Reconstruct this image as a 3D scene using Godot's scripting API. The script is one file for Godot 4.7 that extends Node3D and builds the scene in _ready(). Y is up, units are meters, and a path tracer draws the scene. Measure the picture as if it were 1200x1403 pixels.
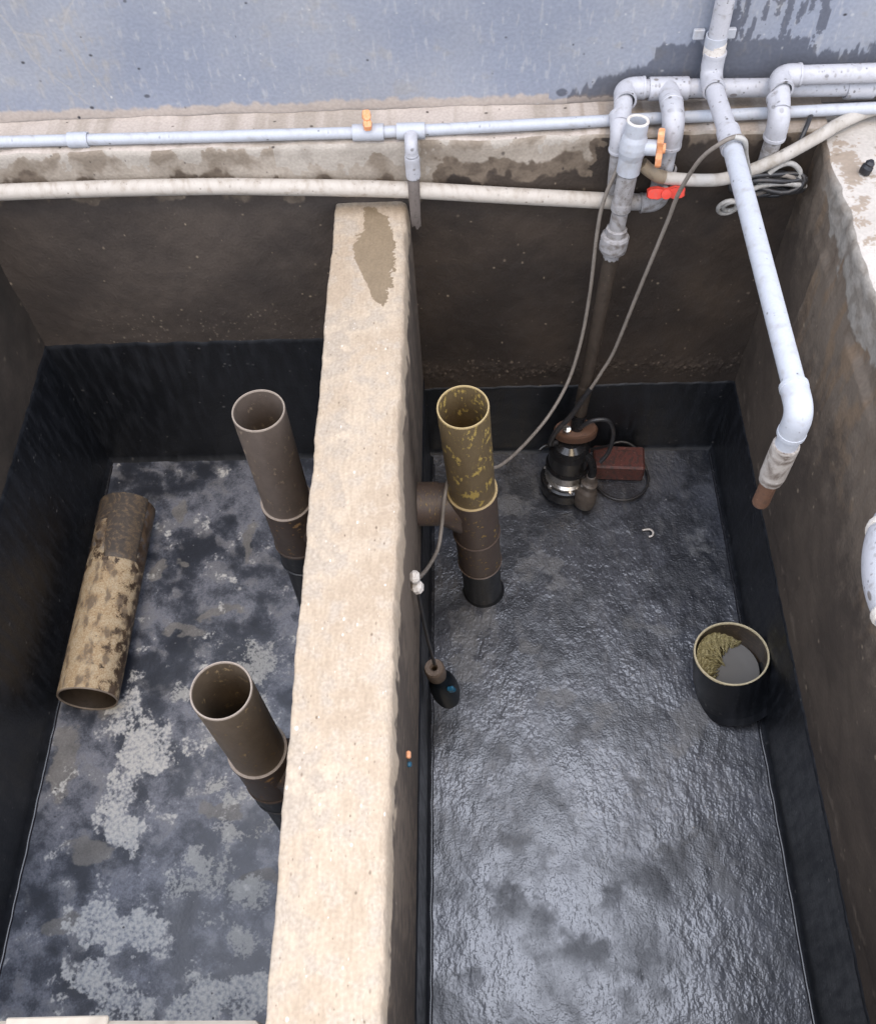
extends Node3D

const H := -0.994          # tank floors
const XLL := -0.794        # left chamber, left wall
const XD1 := 0.066         # dividing wall, left face
const XD2 := 0.240         # dividing wall, right face
const XR := 1.136          # right chamber, right wall
const YL := 0.160          # ledge in front of the building wall
const YS := 0.140          # slab to the right
const ZW := -0.115         # building wall face
const ZF := 1.690          # front wall of the tank
const BAND_R := -0.672     # upper edge of the black coating
const BAND_L := -0.446

var mats := {}
var used := {}

# ------------------------------------------------------------------ mesh helpers
class MB:
	var v := PackedVector3Array()
	var n := PackedVector3Array()
	var t := PackedVector2Array()
	var i := PackedInt32Array()
	func quad(a: int, b: int, c: int, d: int) -> void:
		tri(a, b, c); tri(a, c, d)
	func tri(a: int, b: int, c: int) -> void:
		var f := (v[b] - v[a]).cross(v[c] - v[a])
		if f.dot(n[a] + n[b] + n[c]) > 0.0:
			i.append(a); i.append(c); i.append(b)
		else:
			i.append(a); i.append(b); i.append(c)
	func put(p: Vector3, nn: Vector3, uv: Vector2) -> int:
		v.append(p); n.append(nn); t.append(uv)
		return v.size() - 1
	func mesh(off: Vector3) -> ArrayMesh:
		var vv := v
		if off != Vector3.ZERO:
			vv = PackedVector3Array()
			vv.resize(v.size())
			for k in v.size(): vv[k] = v[k] - off
		var a := []
		a.resize(Mesh.ARRAY_MAX)
		a[Mesh.ARRAY_VERTEX] = vv
		a[Mesh.ARRAY_NORMAL] = n
		a[Mesh.ARRAY_TEX_UV] = t
		a[Mesh.ARRAY_INDEX] = i
		var m := ArrayMesh.new()
		m.add_surface_from_arrays(Mesh.PRIMITIVE_TRIANGLES, a)
		return m

func sheet(mb: MB, nu: int, nv: int, f: Callable, hint: Vector3) -> void:
	var base := mb.v.size()
	var w := nu + 1
	var p := PackedVector3Array()
	p.resize(w * (nv + 1))
	for j in nv + 1:
		for i in w:
			p[j * w + i] = f.call(float(i) / nu, float(j) / nv)
	for j in nv + 1:
		for i in w:
			var a := p[j * w + mini(i + 1, nu)] - p[j * w + maxi(i - 1, 0)]
			var b := p[mini(j + 1, nv) * w + i] - p[maxi(j - 1, 0) * w + i]
			var nn := a.cross(b).normalized()
			if nn == Vector3.ZERO: nn = hint
			mb.put(p[j * w + i], nn, Vector2(float(i) / nu, float(j) / nv))
	# all normals on the side of the hint
	var mid := mb.n[base + (nv / 2) * w + nu / 2]
	if mid.dot(hint) < 0.0:
		for k in range(base, mb.n.size()): mb.n[k] = -mb.n[k]
	for j in nv:
		for i in nu:
			var q := base + j * w + i
			mb.quad(q, q + 1, q + 1 + w, q + w)

func frame_of(d: Vector3) -> Basis:
	var y := d.normalized()
	var x := Vector3(0, 0, 1).cross(y)
	if x.length() < 0.2: x = Vector3(1, 0, 0).cross(y)
	x = x.normalized()
	return Basis(x, y, x.cross(y))

# profile of (radius, height along the axis); each segment keeps its own normals, so edges stay crisp
func lathe(mb: MB, at: Vector3, dir: Vector3, prof: Array, sides := 28, wob := 0.0) -> void:
	var b := frame_of(dir)
	var total := 0.0
	for k in prof.size() - 1: total += (prof[k + 1] - prof[k]).length()
	var run := 0.0
	for k in prof.size() - 1:
		var p: Vector2 = prof[k]
		var q: Vector2 = prof[k + 1]
		var l := (q - p).length()
		if l < 1e-6: continue
		var nr := Vector2(q.y - p.y, -(q.x - p.x)).normalized()
		var s0 := mb.v.size()
		for s in sides + 1:
			var a := TAU * s / sides
			var o := b.x * cos(a) + b.z * sin(a)
			var ww := 1.0 + wob * sin(a * 3.0 + 1.0)
			var nn := (o * nr.x + b.y * nr.y).normalized()
			mb.put(at + o * p.x * ww + b.y * p.y, nn, Vector2(float(s) / sides, run / total))
			mb.put(at + o * q.x * ww + b.y * q.y, nn, Vector2(float(s) / sides, (run + l) / total))
		for s in sides:
			mb.quad(s0 + s * 2, s0 + s * 2 + 1, s0 + s * 2 + 3, s0 + s * 2 + 2)
		run += l

# a smooth round bar along points, radius per point
func sweep(mb: MB, pts: Array, rad: Array, sides := 14, caps := true) -> void:
	var cnt := pts.size()
	var base := mb.v.size()
	var up := Vector3.ZERO
	var run := 0.0
	for k in cnt:
		var d: Vector3 = (pts[mini(k + 1, cnt - 1)] - pts[maxi(k - 1, 0)]).normalized()
		if up == Vector3.ZERO:
			up = Vector3(0, 1, 0) if absf(d.y) < 0.9 else Vector3(1, 0, 0)
		up = (up - d * up.dot(d)).normalized()
		var side := d.cross(up)
		if k > 0: run += (pts[k] - pts[k - 1]).length()
		var r: float = rad[mini(k, rad.size() - 1)]
		for s in sides + 1:
			var a := TAU * s / sides
			var o := up * cos(a) + side * sin(a)
			mb.put(pts[k] + o * r, o, Vector2(float(s) / sides, run))
	for k in cnt - 1:
		for s in sides:
			var q := base + k * (sides + 1) + s
			mb.quad(q, q + 1, q + sides + 2, q + sides + 1)
	if caps:
		for e in [0, cnt - 1]:
			var d: Vector3 = (pts[1] - pts[0]).normalized() * -1.0 if e == 0 else (pts[cnt - 1] - pts[cnt - 2]).normalized()
			var c := mb.put(pts[e], d, Vector2(0.5, 0.5))
			var first := mb.v.size()
			for s in sides + 1:
				mb.put(mb.v[base + e * (sides + 1) + s], d, Vector2(0.5, 0.5))
			for s in sides: mb.tri(c, first + s, first + s + 1)

func smooth(pts: Array, per := 8) -> Array:
	var out := []
	for k in pts.size() - 1:
		var a: Vector3 = pts[maxi(k - 1, 0)]
		var b: Vector3 = pts[k]
		var c: Vector3 = pts[k + 1]
		var d: Vector3 = pts[mini(k + 2, pts.size() - 1)]
		for s in per:
			out.append(b.cubic_interpolate(c, a, d, float(s) / per))
	out.append(pts[pts.size() - 1])
	return out

func block(mb: MB, c: Vector3, size: Vector3, basis := Basis.IDENTITY, bev := 0.004) -> void:
	# chamfered box: six faces, edge bevels and corners
	var h := size * 0.5
	var ax := [Vector3(1, 0, 0), Vector3(0, 1, 0), Vector3(0, 0, 1)]
	for a in 3:
		for s in [-1.0, 1.0]:
			var n: Vector3 = ax[a] * s
			var u: Vector3 = ax[(a + 1) % 3]
			var w: Vector3 = ax[(a + 2) % 3]
			var hu := h.dot(u) - bev
			var hw := h.dot(w) - bev
			var o := n * h.dot(ax[a])
			var q := []
			for e in [[-1, -1], [1, -1], [1, 1], [-1, 1]]:
				q.append(mb.put(c + basis * (o + u * hu * e[0] + w * hw * e[1]), basis * n, Vector2(e[0] * 0.5 + 0.5, e[1] * 0.5 + 0.5)))
			mb.quad(q[0], q[1], q[2], q[3])
	for a in 3:
		var u: Vector3 = ax[(a + 1) % 3]
		var w: Vector3 = ax[(a + 2) % 3]
		for su in [-1.0, 1.0]:
			for sw in [-1.0, 1.0]:
				var n: Vector3 = (u * su + w * sw).normalized()
				var q := []
				for e in [-1.0, 1.0]:
					var al: Vector3 = ax[a] * (h.dot(ax[a]) - bev) * e
					q.append(mb.put(c + basis * (al + u * su * h.dot(u) + w * sw * (h.dot(w) - bev)), basis * n, Vector2(0, e * 0.5 + 0.5)))
					q.append(mb.put(c + basis * (al + u * su * (h.dot(u) - bev) + w * sw * h.dot(w)), basis * n, Vector2(0.1, e * 0.5 + 0.5)))
				mb.quad(q[0], q[1], q[3], q[2])
	for x in [-1.0, 1.0]:
		for y in [-1.0, 1.0]:
			for z in [-1.0, 1.0]:
				var s := Vector3(x, y, z)
				var n := s.normalized()
				var k := (h - Vector3.ONE * bev) * s
				var a := mb.put(c + basis * (k + Vector3(x * bev, 0, 0)), basis * n, Vector2.ZERO)
				var b := mb.put(c + basis * (k + Vector3(0, y * bev, 0)), basis * n, Vector2.ZERO)
				var d := mb.put(c + basis * (k + Vector3(0, 0, z * bev)), basis * n, Vector2.ZERO)
				mb.tri(a, b, d)

# ------------------------------------------------------------------ scene helpers
func numbered(called: String) -> String:
	if not used.has(called):
		used[called] = 0
		return called
	used[called] += 1
	return "%s_%03d" % [called, used[called]]

func thing(called: String, label: String, category: String, at: Vector3, group := "") -> Node3D:
	var o := Node3D.new()
	o.name = numbered(called)
	add_child(o)
	o.position = at
	o.set_meta("label", label)
	o.set_meta("category", category)
	if group != "": o.set_meta("group", group)
	return o

func part(called: String, mb: MB, m: Material, parent: Node3D, label := "") -> MeshInstance3D:
	var o := MeshInstance3D.new()
	o.name = called
	var off := Vector3.ZERO
	var q: Node = parent
	while q != self:
		off += (q as Node3D).position
		q = q.get_parent()
	o.mesh = mb.mesh(off)
	o.material_override = m
	parent.add_child(o, true)
	if label != "": o.set_meta("label", label)
	return o

func single(called: String, mb: MB, m: Material, at: Vector3, label: String, category: String, group := "") -> MeshInstance3D:
	var o := MeshInstance3D.new()
	o.name = numbered(called)
	o.mesh = mb.mesh(at)
	o.material_override = m
	o.position = at
	add_child(o)
	o.set_meta("label", label)
	o.set_meta("category", category)
	if group != "": o.set_meta("group", group)
	return o

func structure(called: String, mb: MB, m: Material) -> MeshInstance3D:
	var o := MeshInstance3D.new()
	o.name = numbered(called)
	o.mesh = mb.mesh(Vector3.ZERO)
	o.material_override = m
	add_child(o)
	o.set_meta("kind", "structure")
	return o

func noise(freq: float, seed_: int, oct := 4, type := FastNoiseLite.TYPE_SIMPLEX_SMOOTH) -> FastNoiseLite:
	var n := FastNoiseLite.new()
	n.seed = seed_
	n.frequency = freq
	n.noise_type = type
	n.fractal_octaves = oct
	if oct <= 1: n.fractal_type = FastNoiseLite.FRACTAL_NONE
	return n

func lin(r: float, g: float, b: float) -> Color:
	return Color(r, g, b).linear_to_srgb()

func pack(rough: float, relief: float) -> float:
	return floorf(clampf(rough, 0.0, 1.0) * 255.0) + clampf(relief, 0.0, 1.0) * 0.97

# blobs laid out on a coarse grid once, then read back smoothly: rows of [x, z, rx, rz]
class Mask:
	var w := 0
	var h := 0
	var x0 := 0.0
	var z0 := 0.0
	var step := 0.008
	var a := PackedFloat32Array()
	func _init(list: Array, ax: float, bx: float, az: float, bz: float) -> void:
		x0 = ax
		z0 = az
		w = int((bx - ax) / step) + 3
		h = int((bz - az) / step) + 3
		a.resize(w * h)
		for q in list:
			for j in h:
				var dz: float = (z0 + j * step - q[1]) / q[3]
				if absf(dz) > 2.6: continue
				for i in w:
					var dx: float = (x0 + i * step - q[0]) / q[2]
					if absf(dx) > 2.6: continue
					a[j * w + i] = maxf(a[j * w + i], exp(-(dx * dx + dz * dz)))
	func at(x: float, z: float) -> float:
		var fx := clampf((x - x0) / step, 0.0, w - 1.001)
		var fz := clampf((z - z0) / step, 0.0, h - 1.001)
		var i := int(fx)
		var j := int(fz)
		var k := j * w + i
		return lerpf(lerpf(a[k], a[k + 1], fx - i), lerpf(a[k + w], a[k + w + 1], fx - i), fz - j)


# paints colour (linear rgb), roughness (alpha) and relief (ph) and returns a material
func painted(w: int, h: int, f: Callable, relief_cm := 0.15, dots: Array = [], spec := 0.5) -> StandardMaterial3D:
	var ca := PackedByteArray()
	var ra := PackedByteArray()
	var ha := PackedByteArray()
	# rows are painted in bands on several threads; each band fills its own buffers
	var bands := mini(h, 32)
	var parts := []
	parts.resize(bands)
	var job := func(bi: int) -> void:
		var y0 := h * bi / bands
		var y1 := h * (bi + 1) / bands
		var cb := PackedByteArray(); cb.resize((y1 - y0) * w * 3)
		var rb := PackedByteArray(); rb.resize((y1 - y0) * w)
		var hb := PackedByteArray(); hb.resize((y1 - y0) * w)
		var k := 0
		for y in range(y0, y1):
			var ty := (y + 0.5) / h
			for x in w:
				var c: Color = f.call((x + 0.5) / w, ty)
				var s := c.linear_to_srgb()
				cb[k * 3] = clampi(int(s.r * 255.0), 0, 255)
				cb[k * 3 + 1] = clampi(int(s.g * 255.0), 0, 255)
				cb[k * 3 + 2] = clampi(int(s.b * 255.0), 0, 255)
				var ro := floorf(c.a)
				rb[k] = int(ro)
				hb[k] = int((c.a - ro) * 255.0)
				k += 1
		parts[bi] = [cb, rb, hb]
	var id := WorkerThreadPool.add_group_task(job, bands)
	WorkerThreadPool.wait_for_group_task_completion(id)
	for p in parts:
		ca.append_array(p[0]); ra.append_array(p[1]); ha.append_array(p[2])
	# small flecks of grit: [how many, min size px, max size px, linear colour, seed, region Rect2 in 0..1, lift]
	for d in dots:
		var rr := RandomNumberGenerator.new()
		rr.seed = d[4]
		var reg: Rect2 = d[5]
		for q in d[0]:
			var cx := (reg.position.x + rr.randf() * reg.size.x) * w
			var cy := (reg.position.y + rr.randf() * reg.size.y) * h
			var r: float = lerpf(d[1], d[2], pow(rr.randf(), 3.0))
			var el := rr.randf_range(0.6, 1.5)
			var kk := rr.randf_range(0.35, 1.0)
			var col: Color = d[3]
			var ss := col.linear_to_srgb()
			for yy in range(int(cy - r - 1), int(cy + r + 2)):
				for xx in range(int(cx - r * el - 1), int(cx + r * el + 2)):
					if xx < 0 or yy < 0 or xx >= w or yy >= h: continue
					var dd := Vector2((xx - cx) / el, yy - cy).length()
					var a := clampf(r - dd + 0.5, 0.0, 1.0) * kk
					if a <= 0.0: continue
					var i := yy * w + xx
					ca[i * 3] = int(lerpf(ca[i * 3], ss.r * 255.0, a))
					ca[i * 3 + 1] = int(lerpf(ca[i * 3 + 1], ss.g * 255.0, a))
					ca[i * 3 + 2] = int(lerpf(ca[i * 3 + 2], ss.b * 255.0, a))
					ha[i] = clampi(int(ha[i] + d[6] * a * 255.0), 0, 255)
	var m := StandardMaterial3D.new()
	m.albedo_texture = ImageTexture.create_from_image(Image.create_from_data(w, h, false, Image.FORMAT_RGB8, ca))
	m.roughness_texture = ImageTexture.create_from_image(Image.create_from_data(w, h, false, Image.FORMAT_L8, ra))
	m.roughness = 1.0
	m.metallic_specular = spec
	if relief_cm > 0.0:
		m.heightmap_enabled = true
		m.heightmap_texture = ImageTexture.create_from_image(Image.create_from_data(w, h, false, Image.FORMAT_L8, ha))
		m.heightmap_scale = relief_cm
	m.texture_repeat = true
	return m

func triplanar(m: StandardMaterial3D, metres: float) -> StandardMaterial3D:
	m.uv1_triplanar = true
	m.uv1_world_triplanar = true
	m.uv1_scale = Vector3.ONE / metres
	return m

# a grimy plastic or metal, mapped from the three sides
func grimy(size: int, metres: float, base: Color, dirt: Color, amount: float, rough: float, seed_: int, dots: Array = [], spec := 0.5, relief := 0.02) -> StandardMaterial3D:
	var a := noise(1.0, seed_, 4)
	var b := noise(1.0, seed_ + 1, 2)
	var f := func(u: float, v: float) -> Color:
		var ph := 0.5
		# wrapped on a torus, so that the repeat has no seam
		var x := u * TAU
		var y := v * TAU
		var p := Vector3(cos(x), sin(x), cos(y)) * 1.1
		var q := a.get_noise_3d(p.x * 1.6 + sin(y), p.y * 1.6, p.z * 1.6 + sin(y) * 1.3)
		var g := b.get_noise_3d(p.x * 9.0 + sin(y) * 7.0, p.y * 9.0, p.z * 9.0)
		var k := clampf((q + 0.25 * g) * 1.6 + amount * 2.0 - 0.75, 0.0, 1.0)
		var c := base.lerp(dirt, k * 0.85)
		c = c * (1.0 + 0.08 * g)
		ph = 0.5 + 0.3 * g + 0.2 * k
		c.a = pack(clampf(rough + k * 0.3, 0.0, 1.0), ph)
		return c
	var m := painted(size, size, f, relief if relief > 0.05 else 0.0, dots, spec)
	m.roughness_texture = null
	m.roughness = clampf(rough + 0.3 * amount, 0.05, 1.0)
	return triplanar(m, metres)

# ------------------------------------------------------------------ pipe runs
func elbow(root: Node3D, p: Vector3, d1: Vector3, d2: Vector3, r: float, k: float, sock: float, m: Material, fat := 1.2) -> void:
	var mb := MB.new()
	var pts := []
	var rad := []
	var a := p - d1 * k
	var c := p + d2 * k
	var ro := r * fat
	for e in [[a - d1 * sock, r * 1.01], [a - d1 * sock, ro * 1.04], [a - d1 * (sock * 0.72), ro * 1.04], [a - d1 * (sock * 0.68), ro]]:
		pts.append(e[0]); rad.append(e[1])
	for s in 13:
		var t := s / 12.0
		pts.append(a.lerp(p, t).lerp(p.lerp(c, t), t)); rad.append(ro)
	for e in [[c + d2 * (sock * 0.68), ro], [c + d2 * (sock * 0.72), ro * 1.04], [c + d2 * sock, ro * 1.04], [c + d2 * sock, r * 1.01]]:
		pts.append(e[0]); rad.append(e[1])
	ringed(mb, pts, rad, 24)
	part("elbow", mb, m, root)

# like sweep, for stepped radii: the direction is taken over distinct points and normals follow the slope
func ringed(mb: MB, pts: Array, rad: Array, sides := 24) -> void:
	var cnt := pts.size()
	var dirs := []
	for k in cnt:
		var a := k
		var b := k
		while a > 0 and (pts[k] - pts[a]).length() < 1e-5: a -= 1
		while b < cnt - 1 and (pts[b] - pts[k]).length() < 1e-5: b += 1
		dirs.append((pts[b] - pts[a]).normalized())
	var up := Vector3(0.31, 0.9, 0.2)
	var rings := []
	for k in cnt:
		var d: Vector3 = dirs[k]
		up = (up - d * up.dot(d)).normalized()
		var side := d.cross(up)
		var row := []
		for s in sides + 1:
			var a := TAU * s / sides
			row.append(up * cos(a) + side * sin(a))
		rings.append(row)
	for k in cnt - 1:
		var s0 := mb.v.size()
		var dr: float = rad[k + 1] - rad[k]
		var l: float = (pts[k + 1] - pts[k]).length()
		for s in sides + 1:
			for e in 2:
				var o: Vector3 = rings[k + e][s]
				var nn: Vector3 = (o * l - dirs[k + e] * dr).normalized()
				mb.put(pts[k + e] + o * rad[k + e], nn, Vector2(float(s) / sides, k + e))
		for s in sides:
			mb.quad(s0 + s * 2, s0 + s * 2 + 1, s0 + s * 2 + 3, s0 + s * 2 + 2)

func bar(root: Node3D, called: String, a: Vector3, b: Vector3, r: float, m: Material, sides := 24) -> MeshInstance3D:
	var mb := MB.new()
	sweep(mb, [a, a.lerp(b, 0.5), b], [r], sides)
	return part(called, mb, m, root)

func coupling(root: Node3D, c: Vector3, d: Vector3, r: float, len_: float, m: Material, called := "coupling") -> void:
	var mb := MB.new()
	var a := c - d * len_ * 0.5
	var b := c + d * len_ * 0.5
	ringed(mb, [a, a, a + d * 0.003, b - d * 0.003, b, b], [r * 0.8, r * 0.97, r, r, r * 0.97, r * 0.8], 24)
	part(called, mb, m, root)

# straight pipes between the points and a socketed elbow at every bend
func run_pipe(root: Node3D, pts: Array, r: float, m: Material, fm: Material, k := 0.028, sock := 0.02) -> void:
	for i in pts.size() - 1:
		var a: Vector3 = pts[i]
		var b: Vector3 = pts[i + 1]
		var d := (b - a).normalized()
		var a2 := a + d * k if i > 0 else a
		var b2 := b - d * k if i < pts.size() - 2 else b
		bar(root, "pipe", a2, b2, r, m)
		if i < pts.size() - 2:
			elbow(root, b, d, (pts[i + 2] - b).normalized(), r, k, sock, fm)

# ------------------------------------------------------------------ profiles
func along(prof: Array, t: float) -> Vector2:
	# prof: [t, x, y] rows
	for k in prof.size() - 1:
		if t <= prof[k + 1][0]:
			var f: float = (t - prof[k][0]) / maxf(prof[k + 1][0] - prof[k][0], 1e-6)
			return Vector2(lerpf(prof[k][1], prof[k + 1][1], f), lerpf(prof[k][2], prof[k + 1][2], f))
	var l: Array = prof[prof.size() - 1]
	return Vector2(l[1], l[2])

func blob(x: float, y: float, cx: float, cy: float, rx: float, ry: float) -> float:
	var a := (x - cx) / rx
	var b := (y - cy) / ry
	return exp(-(a * a + b * b))

func _ready() -> void:
	setup_view()
	make_materials()
	print("materials ", Time.get_ticks_msec())
	make_ground()
	make_building_wall()
	make_back_wall()
	make_side_walls()
	make_divider()
	print("walls ", Time.get_ticks_msec())
	make_floors()
	print("floors ", Time.get_ticks_msec())
	make_standing_pipes()
	make_water_pipes()
	make_pump()
	make_cables()
	make_small_things()
	print("done ", Time.get_ticks_msec())

func setup_view() -> void:
	var cam := Camera3D.new()
	cam.name = "camera"
	cam.position = Vector3(0.370, 1.505, 1.811)
	cam.rotation_order = EULER_ORDER_YXZ
	cam.rotation = Vector3(deg_to_rad(-57.58), deg_to_rad(3.683), deg_to_rad(-4.238))
	cam.fov = rad_to_deg(2.0 * atan(701.5 / 1322.0))
	cam.near = 0.05
	cam.far = 400.0
	add_child(cam)
	cam.current = true
	var env := Environment.new()
	env.background_mode = Environment.BG_SKY
	var sky := Sky.new()
	var sm_ := ProceduralSkyMaterial.new()
	# overcast: the zenith is about twice as bright as the horizon
	sm_.sky_top_color = Color(0.92, 0.94, 1.0)
	sm_.sky_horizon_color = Color(0.56, 0.575, 0.60)
	sm_.sky_curve = 0.6
	sm_.sky_energy_multiplier = 2.4
	sm_.ground_bottom_color = Color(0.35, 0.33, 0.30)
	sm_.ground_horizon_color = Color(0.6, 0.6, 0.6)
	sky.sky_material = sm_
	env.sky = sky
	env.tonemap_mode = Environment.TONE_MAPPER_LINEAR
	env.tonemap_exposure = 0.62
	env.sdfgi_enabled = true
	env.ssao_enabled = true
	env.ssil_enabled = true
	var we := WorldEnvironment.new()
	we.name = "world"
	we.environment = env
	add_child(we)
	var sun := DirectionalLight3D.new()
	sun.name = "sun"
	sun.light_energy = 0.5
	sun.light_color = Color(1.0, 0.90, 0.76)
	sun.light_angular_distance = 14.0
	sun.shadow_enabled = true
	add_child(sun)
	sun.look_at_from_position(Vector3(0.35, 3.0, 1.6), Vector3.ZERO)

func make_materials() -> void:
	var dark := Color(0.03, 0.026, 0.022)
	var all := Rect2(0, 0, 1, 1)
	mats.pvc = grimy(320, 0.35, Color(0.42, 0.422, 0.45), Color(0.21, 0.19, 0.17), 0.20, 0.38, 11,
		[[150, 0.8, 3.2, dark, 5, all, 0.0], [40, 2.0, 6.0, Color(0.12, 0.10, 0.085), 6, all, 0.05]])
	mats.pvc_blue = grimy(320, 0.35, Color(0.41, 0.43, 0.47), Color(0.27, 0.25, 0.235), 0.24, 0.36, 21,
		[[70, 0.6, 2.2, dark, 7, all, 0.0]])
	mats.pvc_dusty = grimy(320, 0.3, Color(0.44, 0.40, 0.35), Color(0.25, 0.20, 0.15), 0.32, 0.5, 31,
		[[90, 0.8, 2.6, Color(0.08, 0.06, 0.045), 8, all, 0.0]])
	mats.pvc_dirty = grimy(320, 0.22, Color(0.30, 0.29, 0.29), Color(0.10, 0.078, 0.06), 0.44, 0.5, 41,
		[[160, 0.8, 3.0, Color(0.04, 0.03, 0.022), 9, all, 0.0], [60, 0.8, 2.4, Color(0.5, 0.47, 0.42), 10, all, 0.02]])
	mats.pvc_brown = grimy(320, 0.25, Color(0.055, 0.042, 0.032), Color(0.022, 0.017, 0.013), 0.36, 0.4, 51,
		[[120, 0.6, 2.0, Color(0.30, 0.24, 0.16), 12, all, 0.05]])
	mats.nozzle = grimy(256, 0.22, Color(0.38, 0.345, 0.31), Color(0.075, 0.05, 0.035), 0.50, 0.5, 61,
		[[40, 0.8, 3.0, Color(0.6, 0.57, 0.53), 13, all, 0.05]])
	mats.hose = grimy(320, 0.4, Color(0.42, 0.39, 0.35), Color(0.20, 0.165, 0.12), 0.36, 0.55, 71,
		[[50, 0.8, 2.6, dark, 14, all, 0.0]])
	mats.hose_brown = grimy(256, 0.2, Color(0.22, 0.175, 0.12), Color(0.11, 0.085, 0.06), 0.3, 0.55, 73)
	mats.cable = grimy(256, 0.2, Color(0.20, 0.175, 0.15), Color(0.09, 0.075, 0.06), 0.32, 0.5, 81)
	mats.cable_light = grimy(256, 0.2, Color(0.36, 0.35, 0.33), Color(0.14, 0.12, 0.10), 0.32, 0.5, 83)
	mats.cable_dark = grimy(256, 0.2, Color(0.025, 0.025, 0.027), Color(0.07, 0.055, 0.045), 0.3, 0.3, 85)
	mats.pump_black = grimy(256, 0.15, Color(0.012, 0.012, 0.013), Color(0.035, 0.028, 0.022), 0.25, 0.12, 91, [[30, 0.8, 2.4, Color(0.2, 0.15, 0.1), 15, all, 0.05]])
	mats.pump_rust = grimy(256, 0.12, Color(0.13, 0.068, 0.042), Color(0.05, 0.036, 0.03), 0.34, 0.45, 93, [[40, 0.8, 3.0, Color(0.26, 0.15, 0.1), 16, all, 0.05]])
	mats.pump_cast = grimy(256, 0.12, Color(0.10, 0.082, 0.068), Color(0.035, 0.028, 0.024), 0.34, 0.35, 95, [[60, 0.8, 3.0, Color(0.22, 0.16, 0.12), 17, all, 0.08]])
	mats.steel = grimy(256, 0.1, Color(0.62, 0.60, 0.57), Color(0.30, 0.25, 0.20), 0.25, 0.16, 97)
	mats.steel.metallic = 0.9
	mats.brick = grimy(256, 0.16, Color(0.12, 0.040, 0.032), Color(0.035, 0.028, 0.026), 0.5, 0.35, 99, [[60, 1.0, 4.0, Color(0.30, 0.16, 0.12), 18, all, 0.1]], 0.5, 0.12)
	mats.orange = grimy(128, 0.08, Color(0.72, 0.30, 0.13), Color(0.72, 0.46, 0.32), 0.35, 0.45, 101)
	mats.red = grimy(128, 0.08, Color(0.62, 0.055, 0.035), Color(0.45, 0.10, 0.075), 0.3, 0.4, 103)
	mats.white = grimy(128, 0.06, Color(0.62, 0.58, 0.53), Color(0.30, 0.24, 0.18), 0.32, 0.55, 105)
	mats.weight = grimy(128, 0.06, Color(0.13, 0.095, 0.07), Color(0.05, 0.038, 0.03), 0.35, 0.4, 107, [[60, 0.8, 2.5, Color(0.3, 0.25, 0.2), 19, all, 0.1]], 0.5, 0.1)
	mats.navy = grimy(128, 0.08, Color(0.006, 0.010, 0.015), Color(0.02, 0.018, 0.016), 0.3, 0.35, 109)
	mats.blue = grimy(128, 0.05, Color(0.012, 0.09, 0.16), Color(0.03, 0.06, 0.08), 0.2, 0.4, 111)
	mats.rubber = grimy(128, 0.06, Color(0.012, 0.013, 0.018), Color(0.03, 0.03, 0.03), 0.3, 0.3, 113)
	mats.strip = grimy(256, 0.1, Color(0.12, 0.10, 0.088), Color(0.06, 0.05, 0.042), 0.35, 0.6, 115)
	# bare concrete for what lies outside the picture
	mats.concrete = grimy(320, 0.9, Color(0.38, 0.335, 0.275), Color(0.28, 0.24, 0.195), 0.40, 0.85, 117,
		[[300, 0.6, 2.0, Color(0.2, 0.17, 0.14), 20, all, 0.0]], 0.3, 0.15)
	mats.bitumen = bitumen()
	mats.wet_bitumen = grimy(128, 0.2, Color(0.016, 0.017, 0.021), Color(0.06, 0.06, 0.065), 0.3, 0.10, 121, [], 0.65)

func bitumen() -> StandardMaterial3D:
	var a := noise(5.0, 301, 4)
	var b := noise(60.0, 302, 3)
	var f := func(u: float, v: float) -> Color:
		var ph := 0.5
		var x := u
		var y := v
		# brush strokes run mostly upright
		var s := a.get_noise_2d(x * 6.0, y * 1.2)
		var g := b.get_noise_2d(x * 3.0, y)
		var k := clampf(s * 1.2 + 0.25, 0.0, 1.0)
		var c := Color(0.0075, 0.0088, 0.0115).lerp(Color(0.017, 0.019, 0.024), k)
		ph = 0.5 + 0.28 * g + 0.2 * s
		c.a = pack(0.42 + 0.16 * k + 0.06 * g, ph)
		return c
	return triplanar(painted(448, 448, f, 0.12, [[220, 0.6, 1.8, Color(0.16, 0.15, 0.14), 303, Rect2(0, 0, 1, 1), 0.05]], 0.5), 1.0)

# ------------------------------------------------------------------ the place
func make_ground() -> void:
	var mb := MB.new()
	var y := -0.03
	var big := 60.0
	for r in [[-big, -big, XLL - 0.25, big], [XR + 0.6, -big, big, big], [XLL - 0.25, ZF + 0.9, XR + 0.6, big], [XLL - 0.25, -big, XR + 0.6, ZW - 0.18]]:
		var q := []
		for e in [[0, 1], [2, 1], [2, 3], [0, 3]]:
			q.append(mb.put(Vector3(r[e[0]], y, r[e[1]]), Vector3.UP, Vector2.ZERO))
		mb.quad(q[0], q[1], q[2], q[3])
	structure("ground", mb, mats.concrete)

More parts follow.
